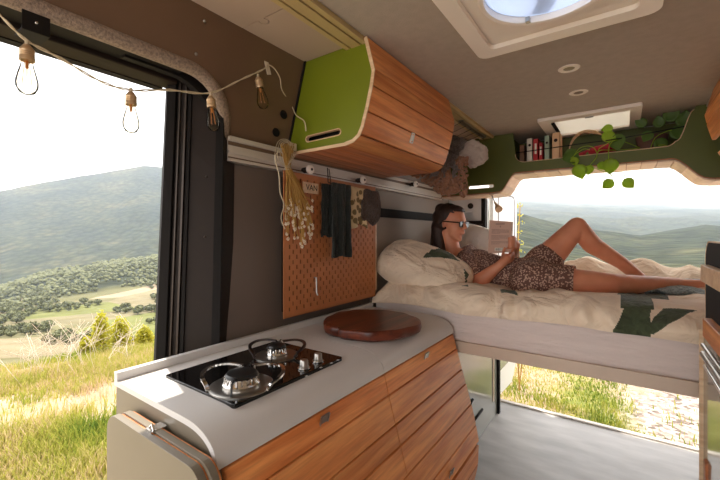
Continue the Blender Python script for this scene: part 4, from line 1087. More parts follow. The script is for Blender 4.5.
# book held up
bk_ = thing('paperback_book', P(500, 254, YBk), 'open pale pink paperback held up by the reader, back cover towards the camera', 'book')
q = [P(489.8, 220.2, YBk), P(512.2, 221.8, YBk), P(511.0, 252.5, YBk), P(488.4, 253, YBk)]
def slab(q, y0, y1, nm, mat, par): 
    m = MB(); m.add([v+Vector((0,y0,0)) for v in q]+[v+Vector((0,y1,0)) for v in q], [(0,1,2,3),(7,6,5,4)]+[(i,(i+1)%4,(i+1)%4+4,i+4) for i in range(4)]); return m.build(nm, mat, par)
M['bkcover'] = plain('paperback_cover', (198,160,140), .6, var=.02)
M['grey_text'] = plain('grey_print', (140,112,104), .7)
slab(q, -.009, -.0075, 'cover', 'bkcover', bk_); slab([q[0]+Vector((.002,0,-.002)), q[1]+Vector((-.002,0,-.002)), q[2]+Vector((-.002,0,.002)), q[3]+Vector((.002,0,.002))], -.0075, .010, 'pages', 'book_pg', bk_)
slab([v+Vector((0.002,0,0)) for v in q], .010, .0115, 'front_cover', 'bkcover', bk_)
def bkp(u, v): return q[0].lerp(q[1], u).lerp(q[3].lerp(q[2], u), v)
m = MB(); rd = random.Random(1)
for i in range(13):
    v0 = .27+i*.037; 
    if i in (4, 9): continue
    e = .9 if i not in (3, 8, 12) else .5
    x = .13
    while x < e: 
        w_ = rd.uniform(.04,.10); a, b = bkp(x, v0), bkp(min(e, x+w_), v0+.014); m.box(a.x, b.x, YBk-.0095, YBk-.009, b.z, a.z); x += w_+.018
a, b = bkp(.3,.09), bkp(.7,.10); m.box(a.x, b.x, YBk-.0095, YBk-.009, b.z, a.z); a, b = bkp(.49,.15), bkp(.53,.20); m.box(a.x, b.x, YBk-.0095, YBk-.009, b.z, a.z)
m.build('printed_text', 'grey_text', bk_)
m = MB(); a, b = bkp(.30,.84), bkp(.72,.95); m.box(a.x, b.x, YBk-.0095, YBk-.009, b.z, a.z); bc_ = m.build('barcode_label', 'book_pg', bk_)
m = MB(); x = .33
while x < .69: w_ = rd.choice((.008,.014,.02)); p1_, p2_ = bkp(x,.855), bkp(x+w_,.93); m.box(p1_.x, p2_.x, YBk-.0098, YBk-.0095, p2_.z, p1_.z); x += w_+rd.choice((.01,.016))
m.build('bars', 'dark_gap', bc_)
M['orange'] = plain('orange_band', (214,120,40), .6)
w0 = wr_f.lerp(pm_f, .1); ax = (pm_f-wr_f).normalized(); qm = ax.to_track_quat('Z','Y').to_matrix()
tag(MB().lathe([(.027,-.006),(.030,-.004),(.030,.004),(.027,.006),(.027,-.006)], w0, 20, mtx=qm).build('wristband', 'orange', pr, smooth='all'), 'orange wristband')

# ---------- under the bed, left ----------
ub = thing('storage_cabinet', (-.9, 2.1, 0), 'glossy grey storage box under the left end of the bed with dark slot grips', 'cabinet')
MB().box(-1.085, -.700, 1.70, 2.62, .0, .672).build('body', 'gloss', ub, bevel=.004)
m = MB()
for (pa, pb) in (((469,405),(472.5,399.5)), ((474,420),(482,409.5))):
    a, b = onx(*pa, -.699), onx(*pb, -.699); m = MB(); m.tube([a, b], .009, 10); m.build('slot_grip', 'black', ub, smooth='all')
MB().box(-.705, -.694, 2.50, 2.515, .12, .60).build('edge_strip', 'pale_wood', ub)
MB().box(-.712, -.684, 2.60, 2.635, .0, .676).build('corner_post', 'black', ub, bevel=.003)

# ---------- rear frame, pillar, open door ----------
struct(MB().prism([[(-1.27,-.3),(-.86,-.3),(-.86,1.50),(-1.27,1.50)], [(-1.05,.95),(-.93,.95),(-.93,1.40),(-1.05,1.40)]], XZ, 2.80, 2.93).build('wall_rear_left', 'van_white'))
struct(MB().box(-1.27, -.86, 2.86, 2.95, -.3, 1.52).build('wall_rear_left_back', 'van_white'))
struct(MB().box(-.865, -.835, 2.79, 2.83, .02, 1.50).build('trim_6', 'black'))
struct(MB().box(.64, .90, 2.80, 2.95, -.3, 1.52).build('wall_rear_right', 'van_white'))
struct(MB().box(-1.27, .90, 2.915, 2.935, 1.64, 1.98).build('wall_rear_top', 'van_white'))
struct(MB().box(-.865, .66, 2.79, 2.96, -.30, -.05).build('wall_rear_bumper', 'jamb'))
lp_ = thing('reading_lamp', P(497, 206, 2.62), 'small pale wooden cone reading lamp under the rear shelf beside the pillar', 'lamp')
a, b = P(492, 196, 2.64), P(495, 202.5, 2.58); MB().tube([a+Vector((0,0,.02)), a, b], .003, 8).build('arm', 'jamb_l', lp_)
d = (P(499, 209.5, 2.52)-b); 
MB().tube([b, b+d*.4, b+d*.8, b+d], [.007, .009, .022, .024], 20).build('lamp_shade', 'ply_edge', lp_, smooth=True)
rd_ = thing('rear_door', (-.85, 2.96, -.05), 'open white rear van door standing out behind the pillow', 'car door')
m = MB(); dy = lambda u, v, w: (w, u, v)
dd0, dd1 = 2.98, 3.78
m.prism([[(dd0,-.10),(dd0+.60,-.14),(dd1,.02),(dd1,1.62),(dd1-.10,1.78),(dd0,1.80)]], dy, -.865, -.83); m.build('door_panel', 'van_white', rd_, bevel=.008)
m = MB(); m.prism([rrect(dd0+.14, dd1-.09, .95, 1.58, .06), rrect(dd0+.155, dd1-.105, .965, 1.565, .05)], dy, -.832, -.827); m.build('panel_seam', 'jamb_l', rd_)
m = MB(); m.box(-.835, -.815, dd0+.10, dd1-.10, .10, .80); m.build('inner_trim', 'gloss', rd_, bevel=.01)
# bits seen on the pillar: dark round logo sticker and grey ribbed vent
for (px, py, r) in ((470.5, 206, .022),):
    p = P(px, py, 2.795); MB().lathe([(0,0),(r,0),(r,.003),(0,.003)], p, 20, mtx=Matrix.Rotation(math.radians(90), 3, 'X')).build('sticker', 'dark_gap') 
bpy.data.objects['sticker']['label'] = 'dark round emblem sticker on the white rear pillar behind the head'; bpy.data.objects['sticker']['category'] = 'sticker'
vn = thing('pillar_vent', P(474, 236, 2.79), 'dark ribbed vent grille low on the white rear pillar behind the sunglasses', 'vent')
m = MB(); a, b = P(466, 221, 2.79), P(484, 247, 2.79); m.box(a.x, b.x, 2.785, 2.80, b.z, a.z); m.build('grille_frame', 'jamb', vn)
m = MB()
for i in range(6): z = b.z+.015+(a.z-b.z-.02)*i/6; m.box(a.x+.01, b.x-.01, 2.778, 2.786, z, z+.012)
m.build('ribs', 'jamb_l', vn)

# ---------- hanging scarves ----------
hk = thing('hook_strip', onz(490, 127, 1.885), 'row of metal hooks on the ceiling rail above the scarves', 'hooks')
a, b = onz(468, 118.5, 1.882), onz(487, 135.5, 1.882)
MB().box(-.765, -.735, a.y, b.y, 1.868, 1.880).build('hook_rail', 'steel', hk)
m = MB(); cc = P(462, 165, 1.98); 
M['cordd'] = plain('grey_hook_cord', (96,88,80), .7)
for i in range(6):
    t = i/5; s0 = a.lerp(b, t); s0.x = -.75; s0.z = 1.868; e = Vector((-.83-.02*(i%2), 1.86+.30*t, 1.77-.02*t)); m = MB(); m.tube([s0, s0.lerp(e,.5)+Vector((-.003,0,-.01)), e], .0018, 6); m.build('cord', 'cordd', hk)
def bundle(chains, vox, nm, mat, lab, amp, freq, ridge=.010, grp='scarves bundled on the hooks'):
    m = MB()
    for ch in chains:
        for c0, r in ch: m.ball(c0, r, 14, 10)
    m = remesh(m, vox, 2)
    for v in m.v:
        q = Vector((v.x*freq, v.y*freq, v.z*freq*.22)); d = noise.noise_vector(q); k = 1-abs(noise.noise(q*1.7+Vector((5,5,5))))*2
        c0 = (v-Vector((-.82, 2.0, v.z))).normalized(); v += d*amp+c0*ridge*k
    return tag(m.build(nm, mat, smooth='all'), lab, 'scarf', grp)
rdm = random.Random(11)
def chain(pts, r, n=10, jit=.003):
    P_ = [P(*q) for q in pts]; path = smoothpath(P_, max(2, n//(len(pts)-1))); L = len(path); out = []
    for i, p in enumerate(path):
        rr = r[0]+(r[1]-r[0])*i/(L-1); out.append((p+Vector((rdm.uniform(-jit,jit), rdm.uniform(-jit,jit), rdm.uniform(-jit,jit))), (rr, rr, rr)))
    return out
Y_ = 1.98
bundle([chain([(412+5*k,174-1.5*k,Y_+.03*k),(428+3*k,182-2*k,Y_+.01*k),(444+2*k,193-2.5*k,Y_),(456,190-3*k,Y_)], (.011,.017), 14) for k in range(5)]+[chain([(440+4*k,168,Y_),(446+2*k,182,Y_),(449,194,Y_)], (.014,.012), 10) for k in range(3)], .0045, 'scarf', 'scarf', 'rust brown scarf slung low toward the wall, sagging above the reader', .006, 45, .008)
bundle([chain([(446+3.4*k,140+1.5*(k%2),Y_+.04),(443+3.6*k,158,Y_-.02+.01*k),(444+3.2*k,176-(k%3)*5,Y_-.01)], (.014,.010), 12) for k in range(6)], .0045, 'lace_scarf', 'scarf2', 'grey lace scarf hanging in the middle of the scarf bundle', .009, 70, .010)
bundle([chain([(458+2.6*k,158,Y_-.06),(459+2.4*k,178,Y_-.06),(461+1.6*k,197-3*(k%2),Y_-.06)], (.008,.007), 14, .004) for k in range(4)], .0035, 'fringed_scarf', 'scarf', 'brown knotted fringe hanging lowest in the scarf bundle', .010, 90, .006)
bundle([chain([(470,150,Y_+.05),(476,158,Y_+.05),(470,160,Y_+.05)], (.034,.030), 8), chain([(463,146,Y_+.04),(472,143,Y_+.04),(482,148,Y_+.05),(484,158,Y_+.05),(474,165,Y_+.04),(466,163,Y_+.04)], (.018,.016), 18), chain([(464,156,Y_+.04),(480,152,Y_+.05)], (.034,.030), 8)], .0045, 'cream_scarf', 'scarf3', 'pale cream cloth at the right of the scarf bundle', .006, 45, .006)
bundle([chain([(440,140,Y_+.04),(450,138,Y_+.05),(460,141,Y_+.05)], (.014,.016), 10), chain([(438,150,Y_+.03),(436,164,Y_+.02),(432,176,Y_+.02)], (.016,.012), 10), chain([(444,150,Y_+.03),(440,164,Y_+.02),(436,176,Y_+.02)], (.016,.012), 10)], .0045, 'mauve_scarf', 'scarf2', 'mauve grey scarf knotted near the top of the bundle, beside the cupboard', .008, 50, .010)

# ---------- right side ----------
rc = thing('tall_cabinet', (.5, 1.4, 0), 'tall dark cabinet at the right edge with a rounded top fin', 'cabinet')
XRp = .208
a = onx(703.5, 300, XRp)
MB().box(XRp, .735, .60, a.y, .0, .93).build('body', 'gloss', rc, bevel=.002)
MB().box(XRp-.010, XRp+.004, a.y, a.y+.006, .05, .93).build('edge_strip', 'ply_edge', rc)
fy = onx(706.5, 260, .21).y
fin = [(.62,.93),(fy,.93),(fy,1.15)]+arc(fy-.06,1.145,.06,0,90,8)+[(.62,1.205)]
MB().prism([fin], YZ(0), .208, .222).build('rounded_fin', 'black', rc)
MB().prism([fin[1:]+[(.62,1.209)]+arc(fy-.06,1.145,.064,90,0,8)+[(fy+.004,.93)]], YZ(0), .207, .224).build('fin_edge', 'ply_edge', rc)
def yrail(px, z0, z1, nm, mat):
    p = onx(px, 300, .186); MB().box(.186, .206, .62, p.y, z0, z1).build(nm, mat, rc, bevel=.002)
def zat(px, py): return onx(px, py, .186).z
yrail(700.5, zat(700.5, 281), zat(700.5, 264.5), 'upper_rail', 'ply_edge')
yrail(702.5, zat(702.5, 336), zat(702.5, 317.5), 'lower_rail', 'teak')
for px, py, r, mt_ in ((703, 345, .006, 'steel'), (703.5, 354, .009, 'steel'), (705, 366, .005, 'chrome')):
    p = onx(px, py, .190); MB().tube([(.190, .62, p.z), (.190, p.y, p.z)], r, 12).build('metal_bar', mt_, rc, smooth=True)
YR_ = a.y-.03
a2 = thing('utensil_holder', ony(712, 475, YR_-.04), 'small dark blue and orange holder clipped low on the cabinet at the right edge', 'holder')
M['bluep'] = plain('blue_plastic', (50,104,140), .5)
def plk2(pts, Y, d, nm, mat): m = MB(); m.prism([[(ony(px, py, Y).x, ony(px, py, Y).z) for px, py in pts]], XZ, Y, Y+d); return m.build(nm, mat, a2, bevel=.002)
plk2([(711,449),(716,448),(722,462),(722,500),(713,500)], YR_-.06, .03, 'dark_body', 'black'); plk2([(713.5,458),(716,458),(719,470),(714,470)], YR_-.065, .005, 'blue_face', 'bluep'); plk2([(705,464),(711,462),(712,500),(706,500)], YR_-.05, .03, 'orange_clip', 'teak_dark')
# overhead cupboard right
ro = thing('wall_cupboard', (.5, 1.9, 1.53), 'slatted teak wall cupboard cut by the right edge of the picture', 'cupboard')
YE2 = 2.30
mir = lambda q: [(-.36-x, z) for x, z in q]
m = MB(); zq = [1.896, 1.7875, 1.735, 1.655]
for z1, z2 in zip(zq, zq[1:]):
    zs = [z1-.002]+[z for x, z in OP if z2+.004 < z < z1-.004]+[z2+.002]; outer = [(osl(z), z) for z in zs]; inn = [(x-.014, z) for x, z in outer][::-1]; m.prism([mir(outer+inn)], XZ, 1.2, YE2)
m.build('front_slats', 'teak', ro, bevel=.0015, bseg=1)
m = MB(); cr = [(osl(1.60),1.60)]+[q for q in OP if q[1] < 1.60]+[(-1.07,1.560),(-1.07,1.572),(-.800,1.572),(-.765,1.580),(-.745,1.60)]; m.prism([mir(cr)], XZ, 1.2, YE2); m.build('bottom_tray', 'teak', ro, bevel=.0015)
MB().box(.50, .52, 1.2, YE2, 1.57, 1.89).build('inner_panel', 'green_dark', ro)
m = MB(); rdm = random.Random(3)
for k_ in range(14): m.ball((.385+rdm.uniform(-.004,.02), 2.0+.02*k_, 1.60+.02*(k_%3)), (.03,.035,.03), 14, 10)
m = remesh(m, .006, 4)
for v in m.v: v += noise.noise_vector(v*30)*.006
tag(m.build('denim_clothes', 'denim', smooth='all'), 'folded blue denim bundle in the open slot of the right cupboard', 'clothes')
# ---------- outdoors ----------
GZ = -.45
def ang(px): return math.atan((px-CX)/F)
# columns: for each direction the picture row (eye-level angles) of the land at increasing distance
RD = [9, 16, 30, 70, 140, 220, 320, 420, 540, 700, 900, 1250, 1800, 3000, 4600, 6800]
cols = {
 -700: [420,440,420,380,352,340,325,312,300,296,305,262,225,225,230,240],
   0: [400,430,410,375,352,335,318,304,292,288,290,240,189,198,204,208],
  45: [400,430,410,372,350,332,313,296,279,274,280,232,181,190,200,205],
 100: [400,430,405,368,348,328,307,286,269,263,268,222,174,182,192,200],
 143: [400,430,405,365,346,325,303,280,262,256,258,212,166.5,176,190,198],
 170: [400,430,405,365,345,323,300,276,258,252,254,210,169,177,190,198],
 300: [380,400,380,330,310,296,282,270,262,254,252,240,220,200,200,200],
 505: [378,330,305,286,272,258,244,230,219,209,222,220,214,203,198,196],
 545: [378,330,305,286,273,262,251,240,230,219,230,224,216,205,201,198],
 600: [378,330,305,286,274,266,258,250,242,231,236,230,220,208,205,202],
 640: [378,330,305,286,274,268,261,254,247,238,236,238,221,209,204,202],
 675: [378,330,305,286,274,268,261,254,246,236,229,238,222,210,206,203],
 705: [378,330,305,286,274,268,261,253,245,233,222,236,222,211,209,206],
 740: [378,330,305,286,274,268,261,253,245,234,226,236,222,211,208,207],
 1000:[378,330,305,286,274,268,260,252,244,235,228,232,220,206,204,204]}
ck = sorted((ang(k), v) for k, v in cols.items())
def row_at(a, i):
    if a <= ck[0][0]: return ck[0][1][i]
    for (a0, v0), (a1, v1) in zip(ck, ck[1:]):
        if a <= a1:
            t = (a-a0)/(a1-a0); t = t*t*(3-2*t) if abs(a1-a0) > .3 else t; return v0[i]+(v1[i]-v0[i])*t
    return ck[-1][1][i]
def land(a, r):
    for i in range(len(RD)-1):
        if RD[i] <= r <= RD[i+1]:
            t = (math.log(r)-math.log(RD[i]))/(math.log(RD[i+1])-math.log(RD[i])); py = row_at(a, i)*(1-t)+row_at(a, i+1)*t; break
    else: py = row_at(a, -1)
    z = H+(CY-py)/F*r*math.cos(a)
    wa = TH-a      # world azimuth measured from +y towards -x
    x, y = -r*math.sin(wa), r*math.cos(wa)
    if r > 100:
        k = min(1, (r-100)/400)
        amp = min(r, 2400)*.0075
        z += amp*k*(noise.noise(Vector((x*.0035, y*.0035, 1)))*1.1+noise.noise(Vector((x*.009, y*.009, 3)))*.7-abs(noise.noise(Vector((x*.0045, y*.0045, 7))))*1.2+noise.noise(Vector((x*.03,y*.03,5)))*.12)
    return Vector((x, y, z))
m = MB(); na = 300; a0_, a1_ = ang(-500), ang(1000)
rr_ = [9*(6800/9)**(i/190) for i in range(191)]
vs = [land(a0_+(a1_-a0_)*i/na, r) for r in rr_ for i in range(na+1)]; W = na+1
m.add(vs, [(j*W+i, j*W+i+1, (j+1)*W+i+1, (j+1)*W+i) for j in range(len(rr_)-1) for i in range(na)])
def landmat():
    mt_, nt, b = newmat('valley_and_hills'); tc = N(nt, 'ShaderNodeTexCoord'); geo = N(nt, 'ShaderNodeNewGeometry')
    pos = geo.outputs['Position']
    # forest: clumps of crowns
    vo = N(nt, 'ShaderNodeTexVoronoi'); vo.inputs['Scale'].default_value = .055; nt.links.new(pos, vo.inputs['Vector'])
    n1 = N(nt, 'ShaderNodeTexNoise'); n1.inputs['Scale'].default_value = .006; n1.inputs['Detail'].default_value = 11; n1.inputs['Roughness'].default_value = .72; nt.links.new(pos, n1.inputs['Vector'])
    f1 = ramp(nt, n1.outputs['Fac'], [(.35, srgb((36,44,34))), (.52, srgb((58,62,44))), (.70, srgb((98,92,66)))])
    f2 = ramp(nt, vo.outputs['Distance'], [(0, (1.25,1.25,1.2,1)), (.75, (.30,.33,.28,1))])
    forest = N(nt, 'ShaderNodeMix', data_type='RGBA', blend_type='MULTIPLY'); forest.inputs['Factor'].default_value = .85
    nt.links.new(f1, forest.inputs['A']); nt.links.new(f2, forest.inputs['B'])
    # fields in the valley to the left
    vf = N(nt, 'ShaderNodeTexVoronoi'); vf.inputs['Scale'].default_value = .016; 
    mp = N(nt, 'ShaderNodeMapping'); mp.inputs['Scale'].default_value = (1, .6, .3); mp.inputs['Rotation'].default_value = (0,0,.5); nt.links.new(pos, mp.inputs['Vector']); nt.links.new(mp.outputs[0], vf.inputs['Vector'])
    sep = N(nt, 'ShaderNodeSeparateColor'); nt.links.new(vf.outputs['Color'], sep.inputs[0])
    fields = ramp(nt, sep.outputs[0], [(.0, srgb((146,130,110))), (.35, srgb((132,120,98))), (.36, srgb((92,98,54))), (.6, srgb((108,108,66))), (.62, srgb((80,84,50))), (1, srgb((138,124,102)))])
    n2 = N(nt, 'ShaderNodeTexNoise'); n2.inputs['Scale'].default_value = .05; n2.inputs['Detail'].default_value = 5; nt.links.new(pos, n2.inputs['Vector'])
    fm = N(nt, 'ShaderNodeMix', data_type='RGBA', blend_type='MULTIPLY'); fm.inputs['Factor'].default_value = .5
    nt.links.new(fields, fm.inputs['A']); nt.links.new(ramp(nt, n2.outputs['Fac'], [(.3, (.6,.6,.55,1)), (.7, (1.15,1.15,1.1,1))]), fm.inputs['B'])
    # where: distance from the van (a plain fact of the map)
    ln = N(nt, 'ShaderNodeVectorMath', operation='LENGTH'); nt.links.new(pos, ln.inputs[0])
    n3 = N(nt, 'ShaderNodeTexNoise'); n3.inputs['Scale'].default_value = .012; n3.inputs['Detail'].default_value = 4; nt.links.new(pos, n3.inputs['Vector'])
    ad = N(nt, 'ShaderNodeMath', operation='MULTIPLY_ADD'); ad.inputs[1].default_value = 320; nt.links.new(n3.outputs['Fac'], ad.inputs[0]); nt.links.new(ln.outputs['Value'], ad.inputs[2])
    mr = N(nt, 'ShaderNodeMapRange'); mr.inputs['From Min'].default_value = 570; mr.inputs['From Max'].default_value = 630; nt.links.new(ad.outputs[0], mr.inputs['Value'])
    # only west (left) side holds fields
    sx = N(nt, 'ShaderNodeSeparateXYZ'); nt.links.new(pos, sx.inputs[0])
    dv_ = N(nt, 'ShaderNodeMath', operation='DIVIDE'); nt.links.new(sx.outputs['X'], dv_.inputs[0]); nt.links.new(ln.outputs['Value'], dv_.inputs[1])
    mr2 = N(nt, 'ShaderNodeMapRange'); mr2.inputs['From Min'].default_value = -.7; mr2.inputs['From Max'].default_value = -.55; nt.links.new(dv_.outputs[0], mr2.inputs['Value'])
    mxx = N(nt, 'ShaderNodeMath', operation='MAXIMUM'); nt.links.new(mr.outputs[0], mxx.inputs[0]); nt.links.new(mr2.outputs[0], mxx.inputs[1])
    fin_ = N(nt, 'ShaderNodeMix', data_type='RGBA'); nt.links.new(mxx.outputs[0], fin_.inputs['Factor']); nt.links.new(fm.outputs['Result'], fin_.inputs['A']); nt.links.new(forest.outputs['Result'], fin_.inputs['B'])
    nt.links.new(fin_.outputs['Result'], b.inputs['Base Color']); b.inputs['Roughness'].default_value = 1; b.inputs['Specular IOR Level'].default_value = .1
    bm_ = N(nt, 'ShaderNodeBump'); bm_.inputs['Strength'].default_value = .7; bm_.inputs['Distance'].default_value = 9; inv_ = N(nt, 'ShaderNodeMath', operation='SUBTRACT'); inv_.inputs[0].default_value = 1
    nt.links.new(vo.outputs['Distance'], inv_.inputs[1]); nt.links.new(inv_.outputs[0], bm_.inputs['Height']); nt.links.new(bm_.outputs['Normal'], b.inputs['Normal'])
    return mt_
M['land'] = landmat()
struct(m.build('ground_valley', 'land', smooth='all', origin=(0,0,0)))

# meadow next to the van
def meadow(x, y):
    r = math.hypot(x, y); drop = max(0, r-5.2)**1.5*.10 if x < -1 and y < 6 else max(0, r-11)**1.6*.05
    f = max(0, min(1, (y-3)/3)); d1 = max(0, r-5.2)**1.5*.10; d2 = max(0, r-11)**1.6*.05
    g = max(0, min(1, (x+y*.9+1.0)/3)); return GZ - (d1*(1-g)+d2*g)+.05*noise.noise(Vector((x*.7, y*.7, 0)))+.012*noise.noise(Vector((x*4, y*4, 2)))
m = MB(); n_ = 150; ext = 18; vs = []
for j in range(n_+1):
    for i in range(n_+1):
        x, y = -ext+(2*ext)*i/n_, -6+24*j/n_; vs.append((x, y, meadow(x, y)))
m.add(vs, [(j*(n_+1)+i, j*(n_+1)+i+1, (j+1)*(n_+1)+i+1, (j+1)*(n_+1)+i) for j in range(n_) for i in range(n_)])
def meadowmat():
    mt_, nt, b = newmat('meadow_soil'); v = coords(nt); geo = N(nt, 'ShaderNodeNewGeometry')
    n1 = N(nt, 'ShaderNodeTexNoise'); n1.inputs['Scale'].default_value = 1.3; n1.inputs['Detail'].default_value = 8; n1.inputs['Roughness'].default_value = .7; nt.links.new(geo.outputs['Position'], n1.inputs['Vector'])
    c = ramp(nt, n1.outputs['Fac'], [(.36, srgb((112,118,62))), (.43, srgb((136,130,76))), (.52, srgb((158,138,112))), (.7, srgb((172,150,130)))])
    # gravel east of the rear door
    vo = N(nt, 'ShaderNodeTexVoronoi'); vo.inputs['Scale'].default_value = 24; nt.links.new(geo.outputs['Position'], vo.inputs['Vector'])
    sp = N(nt, 'ShaderNodeSeparateColor'); nt.links.new(vo.outputs['Color'], sp.inputs[0])
    gr = ramp(nt, sp.outputs[0], [(0, srgb((96,86,80))), (.4, srgb((148,132,122))), (1, srgb((186,170,158)))])
    sx = N(nt, 'ShaderNodeSeparateXYZ'); nt.links.new(geo.outputs['Position'], sx.inputs[0])
    n2 = N(nt, 'ShaderNodeTexNoise'); n2.inputs['Scale'].default_value = 1.6; n2.inputs['Detail'].default_value = 6; nt.links.new(geo.outputs['Position'], n2.inputs['Vector'])
    ad = N(nt, 'ShaderNodeMath', operation='MULTIPLY_ADD'); ad.inputs[1].default_value = 2.2; nt.links.new(n2.outputs['Fac'], ad.inputs[0]); nt.links.new(sx.outputs['X'], ad.inputs[2])
    mr = N(nt, 'ShaderNodeMapRange'); mr.inputs['From Min'].default_value = .9; mr.inputs['From Max'].default_value = 1.5; nt.links.new(ad.outputs[0], mr.inputs['Value'])
    mx = N(nt, 'ShaderNodeMix', data_type='RGBA'); nt.links.new(mr.outputs[0], mx.inputs['Factor']); nt.links.new(c, mx.inputs['A']); nt.links.new(gr, mx.inputs['B'])
    nt.links.new(mx.outputs['Result'], b.inputs['Base Color']); b.inputs['Roughness'].default_value = 1; b.inputs['Specular IOR Level'].default_value = .1
    n3 = N(nt, 'ShaderNodeTexNoise'); n3.inputs['Scale'].default_value = 22; n3.inputs['Detail'].default_value = 6; nt.links.new(geo.outputs['Position'], n3.inputs['Vector']); bump(nt, b, n3.outputs['Fac'], .8, .05)
    return mt_
M['meadow'] = meadowmat()
struct(m.build('ground', 'meadow', smooth='all', origin=(0,0,0)))
# grass blades
def grassmat():
    mt_ = bpy.data.materials.new('grass_blades'); mt_.use_nodes = True; nt = mt_.node_tree; b = nt.nodes['Principled BSDF']; out = nt.nodes['Material Output']
    geo = N(nt, 'ShaderNodeNewGeometry'); n1 = N(nt, 'ShaderNodeTexNoise'); n1.inputs['Scale'].default_value = 1.1; n1.inputs['Detail'].default_value = 5; nt.links.new(geo.outputs['Position'], n1.inputs['Vector'])
    ad = N(nt, 'ShaderNodeMath', operation='MULTIPLY_ADD'); ad.inputs[1].default_value = .30; nt.links.new(geo.outputs['Random Per Island'], ad.inputs[0]); nt.links.new(n1.outputs['Fac'], ad.inputs[2])
    c = ramp(nt, ad.outputs[0], [(.42, srgb((96,120,46))), (.58, srgb((150,156,62))), (.72, srgb((176,168,84))), (.90, srgb((200,174,140)))])
    nt.links.new(c, b.inputs['Base Color']); b.inputs['Roughness'].default_value = .8; b.inputs['Specular IOR Level'].default_value = .2
    t = N(nt, 'ShaderNodeBsdfTranslucent'); nt.links.new(c, t.inputs['Color']); mx = N(nt, 'ShaderNodeMixShader'); mx.inputs[0].default_value = .4
    nt.links.new(b.outputs[0], mx.inputs[1]); nt.links.new(t.outputs[0], mx.inputs[2]); nt.links.new(mx.outputs[0], out.inputs['Surface']); return mt_
M['grass'] = grassmat()
rg = random.Random(21)
def grass(n, region, hmin, hmax, dens, nm, lab, wd=.004):
    vs = []; fs = []; k = 0; tries = 0
    while k < n and tries < n*6:
        tries += 1; x, y = region(); 
        if rg.random() > dens(x, y): continue
        z = meadow(x, y); h = rg.uniform(hmin, hmax)*(.5+.9*max(0, noise.noise(Vector((x*.9, y*.9, 4)))+.4)); a = rg.uniform(0, 6.28); w = wd*rg.uniform(.6,1.4); le = rg.uniform(.1,.6)*h; a2_ = rg.uniform(0, 6.28)
        dx, dy_ = math.cos(a)*w, math.sin(a)*w; lx, ly = math.cos(a2_)*le, math.sin(a2_)*le; o = len(vs)
        vs += [(x-dx,y-dy_,z-.01),(x+dx,y+dy_,z-.01),(x+lx*.35+dx*.7,y+ly*.35+dy_*.7,z+h*.6),(x+lx*.35-dx*.7,y+ly*.35-dy_*.7,z+h*.6),(x+lx,y+ly,z+h)]
        fs += [(o,o+1,o+2,o+3),(o+3,o+2,o+4)]; k += 1
    me = bpy.data.meshes.new(nm); me.from_pydata(vs, [], fs); me.materials.append(M['grass']); o = bpy.data.objects.new(nm, me); C.objects.link(o)
    return tag(o, lab, 'grass', kind='stuff')
def reg_left():
    a = ang(rg.uniform(-60, 190)); r = 1.9*(8.2/1.9)**rg.random(); wa = TH-a; return -r*math.sin(wa), r*math.cos(wa)
def reg_rear():
    a = ang(rg.uniform(480, 800)); r = 3.0*(13/3.0)**rg.random(); wa = TH-a; return -r*math.sin(wa), r*math.cos(wa)
def dl(x, y): 
    if x > -1.45: return 0
    n1 = noise.noise(Vector((x*.8, y*.8, 9)))+.35*noise.noise(Vector((x*3, y*3, 2))); near = math.hypot(x, y)
    return max(.06, min(1, .42+n1*1.9+(.35 if near > 3.1 else -.25)))
def drr(x, y):
    if y < 3.02: return 0
    g = x+2.2*(.5+.5*noise.noise(Vector((x*1.6, y*1.6, 3)))); return max(.03, min(1, .9-(g-.9)*1.2))*(.3+.7*min(1, max(0, .6+noise.noise(Vector((x*2.2, y*2.2, 5)))*1.6)))
grass(52000, reg_left, .04, .15, dl, 'meadow_grass', 'yellow green meadow grass growing outside the open side door', .0045)
grass(26000, reg_rear, .02, .07, drr, 'short_grass', 'short green grass growing in gravel behind the open rear door', .0045)
# tall dry stalks at the meadow edge
m = MB()
for k_ in range(46):
    px = rg.uniform(20, 135); r = rg.uniform(5.6, 7.4); a = ang(px); wa = TH-a; x, y = -r*math.sin(wa), r*math.cos(wa); z = meadow(x, y); hh = rg.uniform(.25, .7)
    p = [Vector((x, y, z)), Vector((x+rg.uniform(-.1,.1), y+rg.uniform(-.1,.1), z+hh*.5)), Vector((x+rg.uniform(-.3,.3), y+rg.uniform(-.3,.3), z+hh))]
    m.tube(smoothpath(p, 3), .0028, 4)
    for q in range(4): s0 = p[1].lerp(p[2], q/4); m.tube([s0, s0+Vector((rg.uniform(-.12,.12), rg.uniform(-.12,.12), rg.uniform(.03,.14)))], .0018, 4)
M['drystalk'] = plain('dry_stalk', (200,184,164), .9)
tag(m.build('dry_stalks', 'drystalk'), 'pale dry stalks standing at the far edge of the meadow', 'dry stalks', kind='stuff')

# leafy crowns
def crown(mb, c, r, n, seed, leafsz, cone=False):
    rs_ = random.Random(seed)
    for i in range(n):
        d = Vector((rs_.gauss(0,1), rs_.gauss(0,1), rs_.gauss(0,1))).normalized(); k = rs_.uniform(.35, 1.05)
        p = Vector((d.x*r[0], d.y*r[1], d.z*r[2]))*k
        if cone: t = (p.z/r[2]+1)/2; p.x *= (1.1-t*.6); p.y *= (1.1-t*.6)
        p += Vector(c); a = Vector((rs_.gauss(0,1), rs_.gauss(0,1), rs_.gauss(0,1))).normalized()*leafsz; b = a.cross(Vector((rs_.gauss(0,1), rs_.gauss(0,1), rs_.gauss(0,1)))).normalized()*leafsz*.6
        mb.add([p-a, p+b, p+a, p-b], [(0,1,2,3)])
M['yellow_leaf'] = translucent('yellow_leaf', (176,170,56), .5)
M['olive_leaf'] = plain('olive_tree_leaf', (98,100,66), .9, var=.25, scale=.4)
M['trunk'] = plain('trunk', (120,98,78), .9)
